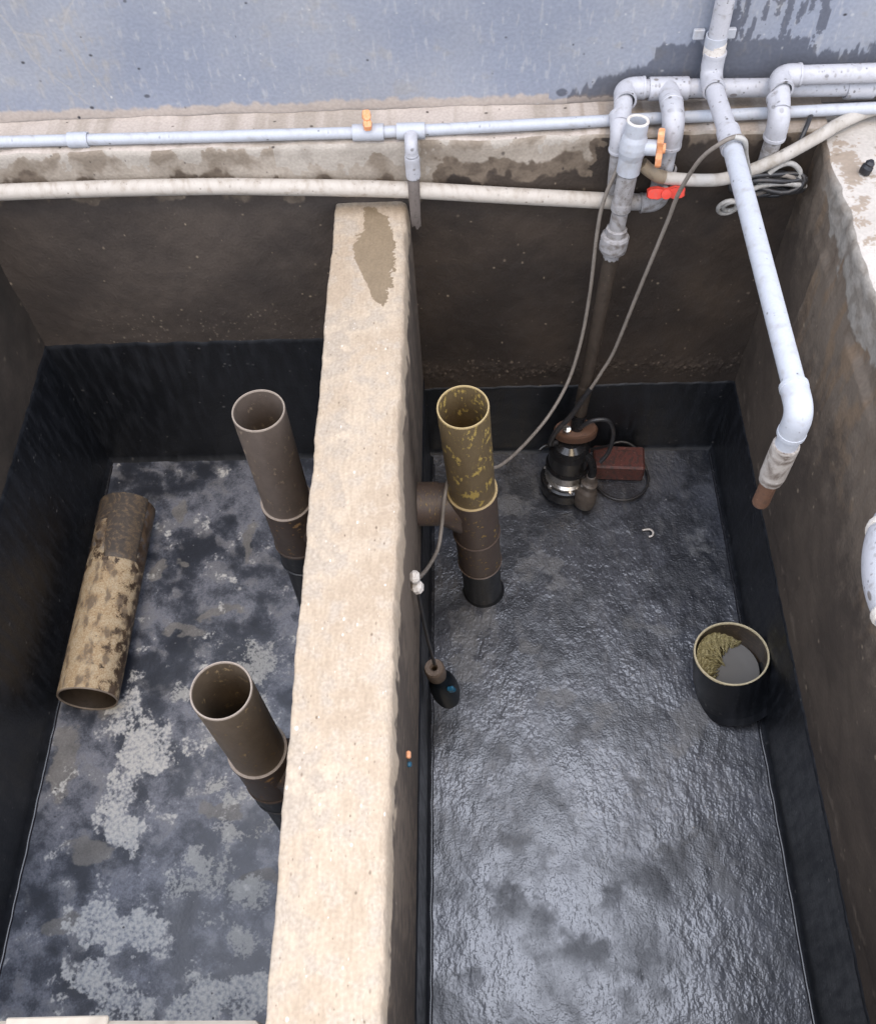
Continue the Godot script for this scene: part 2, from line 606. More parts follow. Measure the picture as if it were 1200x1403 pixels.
func make_building_wall() -> void:
	var x0 := -1.30
	var x1 := 1.90
	var y0 := YL - 0.02
	var y1 := 0.80
	var cr := [PackedVector2Array([Vector2(-0.60, 0.44), Vector2(-0.579, 0.412), Vector2(-0.565, 0.372), Vector2(-0.507, 0.361)]),
		PackedVector2Array([Vector2(-0.40, 0.47), Vector2(-0.418, 0.436), Vector2(-0.463, 0.376), Vector2(-0.448, 0.31), Vector2(-0.414, 0.221)]),
		PackedVector2Array([Vector2(-0.565, 0.372), Vector2(-0.545, 0.30), Vector2(-0.50, 0.24), Vector2(-0.47, 0.20)])]
	var n1 := noise(2.2, 201, 4)
	var n2 := noise(14.0, 202, 4)
	var n3 := noise(90.0, 203, 2)
	var st := noise(26.0, 204, 4)
	var dr := noise(9.0, 205, 3)
	var f := func(u: float, v: float) -> Color:
		var ph := 0.5
		var x := lerpf(x0, x1, u)
		var y := lerpf(y1, y0, v)
		var a := n1.get_noise_2d(x, y)
		var b := n2.get_noise_2d(x, y)
		var g := n3.get_noise_2d(x, y)
		var s := st.get_noise_2d(x * 2.2, y * 0.5)
		var c := Color(0.235, 0.258, 0.312).lerp(Color(0.285, 0.30, 0.335), clampf(0.5 + a * 1.3, 0, 1))
		c = c.lerp(Color(0.37, 0.375, 0.39), smoothstep(0.22, 0.62, s + 0.25 * b) * 0.55)
		c = c.lerp(Color(0.30, 0.285, 0.26), smoothstep(0.18, 0.55, b * 0.8 + a * 0.5) * 0.35)
		c = c * (1.0 + 0.10 * g)
		var rough := 0.75
		ph = 0.5 + 0.22 * g + 0.16 * b
		# bare pale render along the foot of the wall, with a ragged edge
		var edge := y0 + 0.02 + 0.014 + 0.010 * b + 0.006 * dr.get_noise_2d(x * 4.0, 3.0)
		if x < 0.56:
			edge += 0.012
		var foot := 1.0 - smoothstep(edge - 0.004, edge + 0.006, y)
		c = c.lerp(Color(0.42, 0.36, 0.31) * (1.0 + 0.12 * g + 0.1 * b), foot * 0.9)
		# cracks and scratches on the left
		for l in (cr if x < -0.35 else []):
			for k in l.size() - 1:
				var p := Vector2(x + 0.006 * b, y + 0.005 * g)
				var d := Geometry2D.get_closest_point_to_segment(p, l[k], l[k + 1]).distance_to(p)
				if d < 0.0045:
					var kk := 1.0 - smoothstep(0.001, 0.0045, d)
					c = c.lerp(Color(0.36, 0.35, 0.34), kk * 0.5)
					ph -= 0.3 * kk
		var scrub := blob(x, y, -0.47, 0.29, 0.09, 0.12) * smoothstep(0.05, 0.35, s + b * 0.4)
		c = c.lerp(Color(0.32, 0.30, 0.28), scrub * 0.6)
		# water stain around and right of the upright pipe: hard ragged outline, runs downwards
		var run := dr.get_noise_2d(x * 4.5, y * 0.9) + 0.55 * st.get_noise_2d(x * 1.6, y * 0.7)
		var w := 0.0
		if x > 0.90 and x < 1.125 and y > 0.235:
			w = smoothstep(-0.02, 0.05, run + 0.25 * g - (y - 0.30) * 0.7)
		var low := 0.262 + 0.02 * run
		if x > 0.78 and x < 1.10: w = maxf(w, 1.0 - smoothstep(low + 0.03, low + 0.036, y + 0.03 * run))
		if x > 0.60 and x <= 0.80: w = maxf(w, 1.0 - smoothstep(0.0, 0.012, y - (0.175 + (x - 0.60) * 0.42 + 0.022 * run)))
		if x > 1.08: w = maxf(w, 1.0 - smoothstep(0.0, 0.01, y - (0.262 + 0.035 * run)))
		w = maxf(w, smoothstep(0.55, 0.75, blob(x, y, 0.588, 0.187, 0.022, 0.016) + 0.2 * b))
		if y < edge - 0.003: w *= 0.5
		c = c.lerp(Color(c.r * 0.44, c.g * 0.44, c.b * 0.46), w)
		rough = lerpf(rough, 0.45, w)
		c.a = pack(rough, ph)
		return c
	var m := painted(1500, 310, f, 0.12, [[130, 0.7, 2.6, Color(0.03, 0.03, 0.035), 206, Rect2(0, 0, 1, 1), -0.2], [240, 0.5, 1.6, Color(0.55, 0.54, 0.52), 207, Rect2(0, 0, 1, 1), 0.1]], 0.4)
	var root := thing("building_wall", "blue grey painted building wall rising behind the tank with water stains", "wall", Vector3(0.3, y0, ZW))
	var n := noise(3.0, 208, 2)
	var mb := MB.new()
	sheet(mb, 160, 40, func(s: float, t: float) -> Vector3:
		var x := lerpf(x0, x1, s)
		var y := lerpf(y1, y0, t)
		return Vector3(x, y, ZW + 0.004 * n.get_noise_2d(x, y)), Vector3(0, 0, 1))
	part("painted_face", mb, m, root)
	mb = MB.new()
	block(mb, Vector3(0.3, 0.95, ZW - 0.08), Vector3(7.0, 2.00, 0.148), Basis.IDENTITY, 0.005)
	part("masonry", mb, grey_paint(), root)

func grey_paint() -> StandardMaterial3D:
	return grimy(256, 1.2, Color(0.21, 0.235, 0.285), Color(0.25, 0.26, 0.28), 0.35, 0.75, 119, [], 0.4, 0.1)

func make_back_wall() -> void:
	var x0 := XLL - 0.02
	var x1 := XR + 0.02
	# t, y, z : from the floor up the face, round the arris, over the ledge to the building wall
	var prof := [[0.0, H - 0.02, 0.0], [0.86, YL - 0.014, 0.0], [0.875, YL - 0.004, -0.004], [0.89, YL, -0.014], [1.0, YL + 0.004, ZW + 0.002]]
	var n1 := noise(3.0, 211, 4)
	var n2 := noise(18.0, 212, 4)
	var n3 := noise(110.0, 213, 2)
	var gr := noise(45.0, 214, 3)
	var up := noise(8.0, 215, 4)
	var f := func(u: float, v: float) -> Color:
		var ph := 0.5
		var x := lerpf(x0, x1, u)
		var p := along(prof, v)
		var y := p.x
		var a := n1.get_noise_2d(x, y)
		var b := n2.get_noise_2d(x, y)
		var g := n3.get_noise_2d(x, y - p.y)
		var e := up.get_noise_2d(x * 1.2, y * 0.8)
		var c := Color(0.034, 0.026, 0.021).lerp(Color(0.056, 0.042, 0.032), clampf(0.5 + a * 1.1 + b * 0.3, 0, 1))
		if x < XD2: c = Color(0.052, 0.042, 0.036).lerp(Color(0.079, 0.063, 0.052), clampf(0.5 + a * 1.1 + b * 0.3, 0, 1))
		var rough := 0.72
		ph = 0.5 + 0.2 * g + 0.14 * b
		# silt left below the old water line
		var silt := smoothstep(0.10, 0.5, b + g * 0.5 + 0.15)
		if y < -0.20: c = c.lerp(Color(0.036, 0.030, 0.027), 0.35 * silt)
		# rough splashed band above the coating of the right chamber
		if x > XD2:
			var band := exp(-pow((y + 0.605) / 0.028, 2.0))
			var q := gr.get_noise_2d(x, y)
			ph += band * q * 0.9
			c = c.lerp(Color(0.11, 0.088, 0.07), band * smoothstep(0.15, 0.5, q) * 0.5)
		# dry pale render on the upper strip; damp creeping up with a ragged edge
		var damp := 0.055 + 0.045 * e + 0.018 * b
		if x > 0.26: damp += 0.052 * smoothstep(0.26, 0.33, x + 0.06 * b)
		if x > 0.64: damp += 0.075 * smoothstep(0.64, 0.68, x + 0.04 * b)
		if x < -0.05: damp += 0.028
		if x > 0.0 and x < 0.14: damp += 0.012 * smoothstep(0.0, 0.4, e)
		var dry := smoothstep(damp - 0.004, damp + 0.008, y)
		if p.y < -0.002: dry = 1.0
		var pale := Color(0.285, 0.245, 0.20).lerp(Color(0.37, 0.322, 0.268), clampf(0.5 + a + b * 0.6, 0, 1))
		pale = pale.lerp(Color(0.17, 0.135, 0.10), smoothstep(-0.15, 0.42, e * 0.9 + b * 0.5) * 0.75)
		if y > damp + 0.055 + 0.02 * e: pale = pale.lerp(Color(0.40, 0.37, 0.33), 0.5)
		var mid := smoothstep(damp - 0.050 - 0.03 * b, damp - 0.040 - 0.03 * b, y)
		c = c.lerp(Color(0.185, 0.145, 0.108).lerp(Color(0.12, 0.092, 0.068), smoothstep(-0.1, 0.4, b)), mid * 0.8)
		c = c.lerp(pale, dry)
		if p.y < -0.006:
			c = Color(0.43, 0.375, 0.33).lerp(Color(0.33, 0.285, 0.24), clampf(0.3 + b * 1.4 + a, 0, 1))
			if x > 0.62: c = c.lerp(Color(0.30, 0.25, 0.205), smoothstep(-0.1, 0.3, b + 0.2) * 0.8)
		rough = lerpf(rough, 0.9, dry)
		c = c * (1.0 + 0.13 * g)
		c.a = pack(rough, ph)
		return c
	var m := painted(1120, 560, f, 0.22, [[420, 0.5, 2.0, Color(0.30, 0.24, 0.17), 216, Rect2(0, 0, 1, 0.8), 0.15], [60, 0.8, 2.2, Color(0.05, 0.04, 0.035), 217, Rect2(0, 0.8, 1, 0.2), -0.1],
		[160, 0.6, 1.7, Color(0.24, 0.2, 0.15), 218, Rect2(0.1, 0.40, 0.3, 0.1), 0.15], [220, 0.6, 2.0, Color(0.17, 0.135, 0.105), 219, Rect2(0.54, 0.27, 0.45, 0.07), 0.25]], 0.42)
	mats.damp = m
	var root := thing("tank_wall", "brown damp rear wall of the tank with pale ledge carrying grey pipes", "wall", Vector3(0.2, H - 0.02, 0))
	var w1 := noise(4.0, 220, 3)
	var w2 := noise(30.0, 221, 2)
	var mb := MB.new()
	sheet(mb, 240, 130, func(s: float, t: float) -> Vector3:
		var x := lerpf(x0, x1, s)
		var p := along(prof, t)
		var d := 0.004 * w1.get_noise_2d(x, p.x) + 0.0012 * w2.get_noise_2d(x, p.x)
		if x > XD2 and p.y > -0.001: d += 0.006 * exp(-pow((p.x + 0.605) / 0.03, 2.0)) * maxf(0.0, w2.get_noise_2d(x * 1.7, p.x * 2.0) + 0.3)
		if p.x < (BAND_L if x < XD1 else BAND_R) + 0.015: d *= 0.25
		var e := 0.006 * w1.get_noise_2d(x * 1.5, 9.0)
		return Vector3(x, p.x + (d if p.y < -0.01 else 0.0) + (e if t > 0.85 and t < 0.99 else 0.0), p.y + (d if p.y >= -0.01 else 0.0)), Vector3(0, 0, 1))
	part("render", mb, m, root)
	coat_wall(root, "coating", XLL, XD1, BAND_L, true, 0)
	coat_wall(root, "coating", XD2, XR, BAND_R, true, 0)

# a black brushed-on skin, 4 mm thick, coved at the floor, with an uneven upper edge
func coat_wall(root: Node3D, called: String, a: float, b: float, top: float, back: bool, side: int) -> void:
	var n := noise(9.0, 230 + side * 7 + int(a * 10.0), 3)
	var mb := MB.new()
	var wall := 0.0
	if side == 1: wall = XR
	if side == 2: wall = XLL
	if side == 3: wall = XD2
	if side == 4: wall = XD1
	var dirx := -1.0 if side == 1 or side == 4 else 1.0
	var nn := maxi(30, int(absf(b - a) * 90.0))
	sheet(mb, nn, 40, func(s: float, t: float) -> Vector3:
		var l := lerpf(a, b, s)
		var y := lerpf(H - 0.004, top + 0.006 * n.get_noise_2d(l * 1.5, 7.0), minf(t / 0.97, 1.0))
		var th := 0.0034 + 0.0012 * n.get_noise_2d(l, y * 2.0)
		if t > 0.972: th = -0.008
		var cove := maxf(0.0, 0.014 - (y - H)) / 0.014
		th += 0.010 * cove * cove
		if back: return Vector3(l, y, th)
		return Vector3(wall + dirx * th, y, l), Vector3(0, 0, 1) if back else Vector3(dirx, 0, 0))
	part(called, mb, mats.bitumen, root)
	if back: return
	# smooth wet bead of bitumen run into the corner with the floor
	mb = MB.new()
	var bn := noise(12.0, 260 + side, 2)
	var pts := []
	for k in 121:
		var z := lerpf(a + 0.03, b - 0.02, k / 120.0)
		pts.append(Vector3(wall + dirx * (0.013 + 0.002 * bn.get_noise_1d(z)), H - 0.001, z))
	sweep(mb, pts, [0.0058], 12)
	part("bead", mb, mats.wet_bitumen, root)

func make_side_walls() -> void:
	# right wall and the slab it carries
	var z0 := -0.112
	var z1 := ZF + 0.06
	var prof := [[0.0, H - 0.02, XR], [0.66, YS - 0.06, XR], [0.70, YS - 0.012, XR + 0.001], [0.715, YS - 0.003, XR + 0.006], [0.73, YS, XR + 0.016], [1.0, YS + 0.004, XR + 0.55]]
	var n1 := noise(3.0, 241, 4)
	var n2 := noise(16.0, 242, 4)
	var n3 := noise(100.0, 243, 2)
	var up := noise(6.0, 244, 4)
	var f := func(u: float, v: float) -> Color:
		var ph := 0.5
		var z := lerpf(z0, z1, u)
		var p := along(prof, v)
		var y := p.x
		var a := n1.get_noise_2d(z, y)
		var b := n2.get_noise_2d(z, y + p.y)
		var g := n3.get_noise_2d(z, y + p.y)
		var s := up.get_noise_2d(z * 2.2, y * 0.35)
		var rough := 0.75
		ph = 0.5 + 0.2 * g + 0.15 * b
		var c := Color(0.058, 0.045, 0.036).lerp(Color(0.085, 0.066, 0.051), clampf(0.5 + a + b * 0.4, 0, 1))
		# drier, greyer and tan upper part with runs
		var dl := -0.16 + 0.10 * s + 0.05 * a
		if z < 0.22: dl = 0.02 + 0.12 * s
		var dry := smoothstep(dl - 0.16, dl + 0.14, y + 0.10 * b + 0.03 * g)
		var pale := Color(0.185, 0.15, 0.118).lerp(Color(0.215, 0.155, 0.105), smoothstep(0.0, 0.35, s + 0.3 * b))
		pale = pale.lerp(Color(0.16, 0.125, 0.095), smoothstep(0.1, 0.4, -s + 0.3 * b) * 0.8)
		c = c.lerp(pale, dry * 0.85)
		# cement smeared along the chipped upper edge
		var ed := 0.065 + 0.05 * a + 0.03 * b
		var cem := smoothstep(ed - 0.003, ed + 0.006, y) * smoothstep(0.08, 0.16, z + 0.05 * b)
		c = c.lerp(Color(0.29, 0.272, 0.245).lerp(Color(0.20, 0.18, 0.155), smoothstep(-0.2, 0.4, b)), cem * 0.85)
		ph += cem * 0.08
		rough = lerpf(rough, 0.9, cem)
		# rough line of droppings along the old level
		var band := exp(-pow((y + 0.628 + 0.010 * a) / 0.010, 2.0))
		ph += band * b * 0.9
		c = c.lerp(Color(0.17, 0.135, 0.105), band * smoothstep(0.1, 0.4, b) * 0.6)
		if v > 0.722:
			c = Color(0.41, 0.375, 0.335).lerp(Color(0.49, 0.455, 0.415), clampf(0.5 + a + b * 0.5, 0, 1))
			var spill := blob(p.y, z, 1.19, 0.12, 0.05, 0.11) + 0.7 * blob(p.y, z, 1.17, 0.30, 0.05, 0.09) + 0.8 * blob(p.y, z, 1.16, 0.05, 0.03, 0.04)
			c = c.lerp(Color(0.235, 0.175, 0.12), smoothstep(0.50, 0.62, spill * 0.62 + b * 0.9 + 0.3 * g) * 0.75)
			rough = 0.9
		c = c * (1.0 + 0.12 * g)
		c.a = pack(rough, ph)
		return c
	var m := painted(700, 560, f, 0.25, [[160, 0.5, 1.8, Color(0.30, 0.24, 0.17), 246, Rect2(0, 0, 1, 0.6), 0.15], [70, 0.6, 2.2, Color(0.10, 0.075, 0.05), 247, Rect2(0, 0.73, 0.4, 0.25), 0.1]], 0.42)
	var root := thing("tank_wall", "stained right wall of the tank under a pale slab with chipped cement edge", "wall", Vector3(XR, H - 0.02, 0.8))
	var w1 := noise(5.0, 248, 3)
	var w2 := noise(22.0, 249, 3)
	var mb := MB.new()
	sheet(mb, 220, 130, func(s: float, t: float) -> Vector3:
		var z := lerpf(z0, z1, s)
		var p := along(prof, t)
		var d := 0.004 * w1.get_noise_2d(z, p.x) + 0.001 * w2.get_noise_2d(z, p.x)
		if p.x < BAND_R + 0.015: d *= 0.25
		var chip := 0.0
		if t > 0.62 and t < 0.76: chip = 0.014 * maxf(0.0, w1.get_noise_2d(z * 1.3, 4.0) + 0.15) + 0.003 * w2.get_noise_2d(z * 0.8, p.x * 6.0)
		if t > 0.735: return Vector3(p.y + chip, p.x + d * 0.6, z)
		return Vector3(p.y - d + chip, p.x, z), Vector3(-1, 0.4, 0))
	part("render", mb, m, root)
	coat_wall(root, "coating", 0.0, ZF, BAND_R, false, 1)
	mb = MB.new()
	block(mb, Vector3(XR + 0.31, (YS + H) * 0.5 - 0.04, (z0 + z1) * 0.5), Vector3(0.56, YS - H + 0.04, z1 - z0 - 0.02), Basis.IDENTITY, 0.01)
	part("core", mb, mats.concrete, root)

	# left wall
	root = thing("tank_wall", "dark left wall of the tank, black coated over its lower half", "wall", Vector3(XLL, H - 0.02, 0.8))
	mb = MB.new()
	sheet(mb, 160, 90, func(s: float, t: float) -> Vector3:
		var z := lerpf(z0, z1, s)
		var y := lerpf(H - 0.02, YL, minf(t / 0.9, 1.0))
		var d := 0.004 * w1.get_noise_2d(z, y + 5.0)
		if y < BAND_L + 0.015: d *= 0.25
		var out := maxf(0.0, t - 0.9) * 2.2
		return Vector3(XLL + d - out, y, z), Vector3(1, 0.2, 0))
	var fl := func(u: float, v: float) -> Color:
		var ph := 0.5
		var z := lerpf(z0, z1, u)
		var y := lerpf(H - 0.02, YL, minf(v / 0.9, 1.0))
		var a := n1.get_noise_2d(z + 3.0, y)
		var b := n2.get_noise_2d(z + 3.0, y)
		var g := n3.get_noise_2d(z, y)
		ph = 0.5 + 0.2 * g + 0.14 * b
		var c := Color(0.034, 0.028, 0.023).lerp(Color(0.054, 0.043, 0.035), clampf(0.5 + a + b * 0.4, 0, 1))
		c = c.lerp(Color(0.40, 0.36, 0.31), smoothstep(0.07 + 0.04 * b, 0.09 + 0.04 * b, y))
		c = c * (1.0 + 0.12 * g)
		c.a = pack(0.75, ph)
		return c
	part("render", mb, painted(320, 240, fl, 0.22, [[90, 0.5, 1.6, Color(0.30, 0.24, 0.17), 251, Rect2(0, 0, 1, 0.85), 0.15]], 0.42), root)
	coat_wall(root, "coating", 0.0, ZF, BAND_L, false, 2)
	mb = MB.new()
	block(mb, Vector3(XLL - 0.125, (YL + H) * 0.5 - 0.02, (z0 + z1) * 0.5), Vector3(0.22, YL - H, z1 - z0 - 0.02), Basis.IDENTITY, 0.01)
	part("core", mb, mats.concrete, root)

	# front wall, whose pale upper edge just shows at the bottom left of the picture
	root = thing("tank_wall", "pale concrete front edge of the tank nearest the camera", "wall", Vector3(0.2, H - 0.02, ZF))
	mb = MB.new()
	block(mb, Vector3(-0.36, H * 0.5 - 0.012, ZF + 0.09), Vector3(0.84, -H + 0.02, 0.18), Basis.IDENTITY, 0.006)
	part("edge_block", mb, mats.concrete, root)
	mb = MB.new()
	block(mb, Vector3(0.70, H * 0.5 - 0.014, ZF + 0.125), Vector3(0.92, -H + 0.02, 0.19), Basis.IDENTITY, 0.006)
	part("edge_block", mb, mats.concrete, root)
	mb = MB.new()
	block(mb, Vector3(-0.225, -0.004, ZF + 0.045), Vector3(0.145, 0.008, 0.10), Basis(Vector3.UP, 0.02), 0.002)
	part("mortar_patch", mb, mats.concrete, root)
	mb = MB.new()
	block(mb, Vector3(0.2, -0.14, ZF + 0.56), Vector3(2.3, 0.2, 0.74), Basis.IDENTITY, 0.006)
	part("apron", mb, mats.concrete, root)

func make_divider() -> void:
	var z0 := 0.0
	var z1 := ZF + 0.185
	var prof := [[0.0, XD1, H - 0.01], [0.16, XD1, -0.012], [0.185, XD1 + 0.0015, -0.004], [0.20, XD1 + 0.005, 0.0], [0.60, XD2 - 0.018, 0.001], [0.625, XD2 - 0.009, -0.003], [0.65, XD2 - 0.005, -0.012], [0.68, XD2 - 0.002, -0.040], [0.70, XD2, -0.075], [1.0, XD2, H - 0.01]]
	var stain := PackedVector2Array([Vector2(0.138, 0.028), Vector2(0.155, 0.024), Vector2(0.172, 0.034), Vector2(0.195, 0.052), Vector2(0.203, 0.10), Vector2(0.209, 0.15), Vector2(0.211, 0.224), Vector2(0.202, 0.29), Vector2(0.186, 0.325), Vector2(0.166, 0.31), Vector2(0.146, 0.245), Vector2(0.128, 0.20), Vector2(0.118, 0.15), Vector2(0.126, 0.115), Vector2(0.139, 0.10), Vector2(0.134, 0.06)])
	var n1 := noise(4.0, 261, 4)
	var n2 := noise(20.0, 262, 4)
	var n3 := noise(120.0, 263, 2)
	var br := noise(40.0, 264, 2)
	var f := func(u: float, v: float) -> Color:
		var ph := 0.5
		var z := lerpf(z0, z1, v)
		var p := along(prof, u)
		var a := n1.get_noise_2d(p.x, z)
		var b := n2.get_noise_2d(p.x + p.y, z)
		var g := n3.get_noise_2d(p.x - p.y, z)
		var s := br.get_noise_2d(p.x * 3.0, z * 0.4)
		ph = 0.5 + 0.2 * g + 0.14 * b + 0.03 * s
		var rough := 0.9
		var c := Color(0.345, 0.272, 0.196).lerp(Color(0.46, 0.378, 0.285), clampf(0.5 + a * 1.2 + b * 0.35 + s * 0.15, 0, 1))
		# cement grey rubbed along the left arris, pinkish wear, pale lime flecks
		c = c.lerp(Color(0.26, 0.218, 0.172), smoothstep(-0.2, 0.6, b * 0.7 + a * 0.6 + (0.16 if p.x < 0.125 + 0.04 * b else 0.0)) * 0.7)
		c = c.lerp(Color(0.52, 0.45, 0.37), smoothstep(0.0, 0.6, b + 0.3 * g) * 0.2)
		var q := Vector2(p.x + 0.012 * b + 0.005 * g, z + 0.026 * b + 0.008 * g)
		if z < 0.4 and u > 0.2 and u < 0.62 and Geometry2D.is_point_in_polygon(q, stain):
			c = Color(0.205, 0.155, 0.10) * (1.0 + 0.10 * b + 0.06 * a)
			rough = 0.6
			ph -= 0.05
		if u > 0.615:
			# shoulder and right face
			var dl := -0.055 + 0.035 * b + 0.03 * a
			var low := 1.0 - smoothstep(dl - 0.01, dl + 0.012, p.y)
			c = c.lerp(Color(0.40, 0.32, 0.24), 0.55)
			c = c.lerp(Color(0.15, 0.117, 0.09).lerp(Color(0.085, 0.067, 0.054), smoothstep(-0.3, 0.3, a + b * 0.6)), low)
			if p.y < -0.40: c = c.lerp(Color(0.085, 0.068, 0.056), smoothstep(0.0, 0.2, b + 0.1) * 0.8)
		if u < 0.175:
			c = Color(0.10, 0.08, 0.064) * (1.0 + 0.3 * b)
		c = c * (1.0 + 0.13 * g + 0.05 * s)
		c.a = pack(rough, ph)
		return c
	var m := painted(380, 1040, f, 0.16, [[260, 0.5, 1.7, Color(0.16, 0.12, 0.085), 266, Rect2(0.2, 0, 0.4, 1), -0.15], [110, 0.6, 2.0, Color(0.72, 0.68, 0.62), 267, Rect2(0.2, 0.2, 0.42, 0.8), 0.1], [120, 0.4, 1.0, Color(0.4, 0.34, 0.26), 268, Rect2(0.7, 0, 0.3, 1), 0.1]], 0.4)
	var root := thing("dividing_wall", "long cream concrete wall between the two chambers with damp patch", "wall", Vector3((XD1 + XD2) * 0.5, H - 0.01, 0.8))
	var w1 := noise(5.0, 269, 3)
	var w2 := noise(28.0, 270, 3)
	var mb := MB.new()
	sheet(mb, 90, 420, func(s: float, t: float) -> Vector3:
		var z := lerpf(z0, z1, t)
		var p := along(prof, s)
		var le := 0.0
		if s < 0.24: le = 0.005 * w1.get_noise_2d(z, 2.0) + 0.0014 * w2.get_noise_2d(z, 3.0)
		var re := 0.0
		if s > 0.56 and s < 0.72:
			re = 0.006 * w1.get_noise_2d(z, 12.0) + 0.0016 * w2.get_noise_2d(z, 13.0) + 0.002 * w2.get_noise_2d(z * 0.7, p.y * 3.0)
		var d := 0.0016 * w1.get_noise_2d(p.x * 2.0, z) + 0.0006 * w2.get_noise_2d(p.x, z)
		return Vector3(p.x + le + re, p.y + (d if s > 0.18 and s < 0.7 else 0.0) + minf(0.0, re) * 0.5, z), Vector3(0, 1, 0))
	part("render", mb, m, root)
	coat_wall(root, "coating", 0.02, ZF, BAND_R + 0.06, false, 3)
	coat_wall(root, "coating", 0.02, ZF, BAND_L, false, 4)

func make_floors() -> void:
	var n1 := noise(3.2, 281, 4)
	var n2 := noise(13.0, 282, 4)
	var n3 := noise(75.0, 283, 3)
	var n4 := noise(160.0, 284, 2)
	var st := noise(10.0, 285, 4)
	var rag := noise(9.0, 289, 6)
	rag.fractal_gain = 0.62
	# ---- left chamber: dull black coating under dried silt
	var ax0 := XLL + 0.004
	var ax1 := XD1 - 0.004
	var pale := [[-0.60, 0.86, 0.05, 0.07], [-0.51, 0.97, 0.085, 0.06], [-0.56, 1.08, 0.06, 0.05], [-0.57, 1.15, 0.045, 0.06], [-0.51, 1.20, 0.035, 0.05], [-0.57, 1.39, 0.06, 0.06], [-0.47, 1.43, 0.08, 0.06], [-0.55, 1.52, 0.06, 0.04], [-0.46, 1.58, 0.07, 0.05], [-0.20, 1.56, 0.11, 0.05], [-0.30, 1.59, 0.08, 0.04]]
	var grain := [[-0.34, 0.90, 0.10, 0.04], [-0.27, 0.83, 0.10, 0.05], [-0.30, 1.08, 0.10, 0.04], [-0.22, 1.18, 0.10, 0.05], [-0.33, 1.31, 0.12, 0.05], [-0.22, 1.34, 0.10, 0.06], [-0.44, 0.80, 0.06, 0.03], [-0.30, 1.26, 0.10, 0.05], [-0.25, 0.72, 0.12, 0.08], [-0.20, 1.45, 0.1, 0.06]]
	var tan := [[-0.66, 0.83, 0.055, 0.05], [-0.30, 0.32, 0.022, 0.07], [-0.57, 0.41, 0.03, 0.03], [-0.53, 0.20, 0.03, 0.05], [-0.73, 0.99, 0.05, 0.10], [-0.62, 1.23, 0.06, 0.04], [-0.30, 1.13, 0.06, 0.025], [-0.46, 0.61, 0.05, 0.018], [-0.38, 0.56, 0.07, 0.018], [-0.50, 0.40, 0.02, 0.02], [-0.17, 1.30, 0.07, 0.02], [-0.66, 1.40, 0.05, 0.03]]
	var mask_tan := Mask.new(tan, ax0, ax1, 0.0, ZF)
	var mask_pale := Mask.new(pale, ax0, ax1, 0.0, ZF)
	var mask_grain := Mask.new(grain, ax0, ax1, 0.0, ZF)
	var f := func(u: float, v: float) -> Color:
		var ph := 0.5
		var x := lerpf(ax0, ax1, u)
		var z := v * ZF
		var a := n1.get_noise_2d(x, z)
		var b := n2.get_noise_2d(x, z)
		var g := n3.get_noise_2d(x, z)
		var h := n4.get_noise_2d(x, z)
		var wx := x + 0.035 * n2.get_noise_2d(x * 0.7 + 9.0, z * 0.7)
		var wz := z + 0.035 * n2.get_noise_2d(x * 0.7, z * 0.7 + 9.0)
		var rg := rag.get_noise_2d(x, z)
		var s := st.get_noise_2d(wx * 1.0 - wz * 0.7, wz * 0.8 + wx * 0.3)
		var c := Color(0.040, 0.046, 0.062)
		var film := smoothstep(-0.42, 0.52, a * 0.7 + s * 0.6 + rg * 0.55 + g * 0.2 + h * 0.12)
		c = c.lerp(Color(0.195, 0.204, 0.238), film)
		c = c.lerp(Color(0.20, 0.20, 0.205), smoothstep(0.08, 0.42, s * 0.8 + rg * 0.45) * 0.55)
		c = c.lerp(Color(0.022, 0.025, 0.033), smoothstep(-0.05, 0.50, -rg * 0.6 - a * 0.6 + g * 0.2) * 0.75)
		var rough := 0.42 + 0.14 * a
		ph = 0.5 + 0.14 * g + 0.06 * h
		var m := 0.0
		m = mask_tan.at(wx, wz)
		var tn := smoothstep(0.34, 0.56, m + 0.45 * rg)
		c = c.lerp(Color(0.19, 0.18, 0.165) * (1.0 + 0.3 * b), tn * 0.75)
		rough = lerpf(rough, 0.6, tn)
		m = mask_grain.at(wx, wz)
		var gn := smoothstep(0.40, 0.68, m * 0.68 + 0.75 * rg + 0.28 * g + 0.12 * h)
		c = c.lerp(Color(0.44, 0.44, 0.42), gn * 0.8)
		ph += gn * 0.12
		rough = lerpf(rough, 0.75, gn)
		m = mask_pale.at(wx, wz)
		var core := smoothstep(0.28, 0.52, m * 0.85 + 0.85 * rg + 0.16 * g)
		var hole := smoothstep(0.10, 0.40, h * 0.35 - g * 0.45 - rg * 0.6)
		var pn := core * (1.0 - 0.75 * hole)
		c = c.lerp(Color(0.36, 0.375, 0.40).lerp(Color(0.56, 0.555, 0.53), clampf(0.5 + 1.4 * g + rg, 0, 1)), pn * 0.92)
		ph += pn * 0.2
		rough = lerpf(rough, 0.8, pn)
		c = c * (1.0 + 0.16 * h + 0.08 * g)
		c.a = pack(clampf(rough, 0.2, 1.0), ph)
		return c
	var m1 := painted(600, 1180, f, 0.10, [[500, 0.5, 1.6, Color(0.36, 0.36, 0.35), 286, Rect2(0, 0, 1, 1), 0.1], [260, 0.5, 1.8, Color(0.02, 0.02, 0.025), 287, Rect2(0, 0, 1, 1), -0.1]], 0.55)
	var w := noise(7.0, 288, 3)
	var mb := MB.new()
	sheet(mb, 110, 200, func(s: float, t: float) -> Vector3:
		var x := lerpf(ax0, ax1, s)
		return Vector3(x, H + 0.0012 * w.get_noise_2d(x, t * ZF), t * ZF), Vector3.UP)
	structure("floor", mb, m1)

	# ---- right chamber: wet, wrinkled coating that mirrors the sky
	var bx0 := XD2 + 0.004
	var bx1 := XR - 0.004
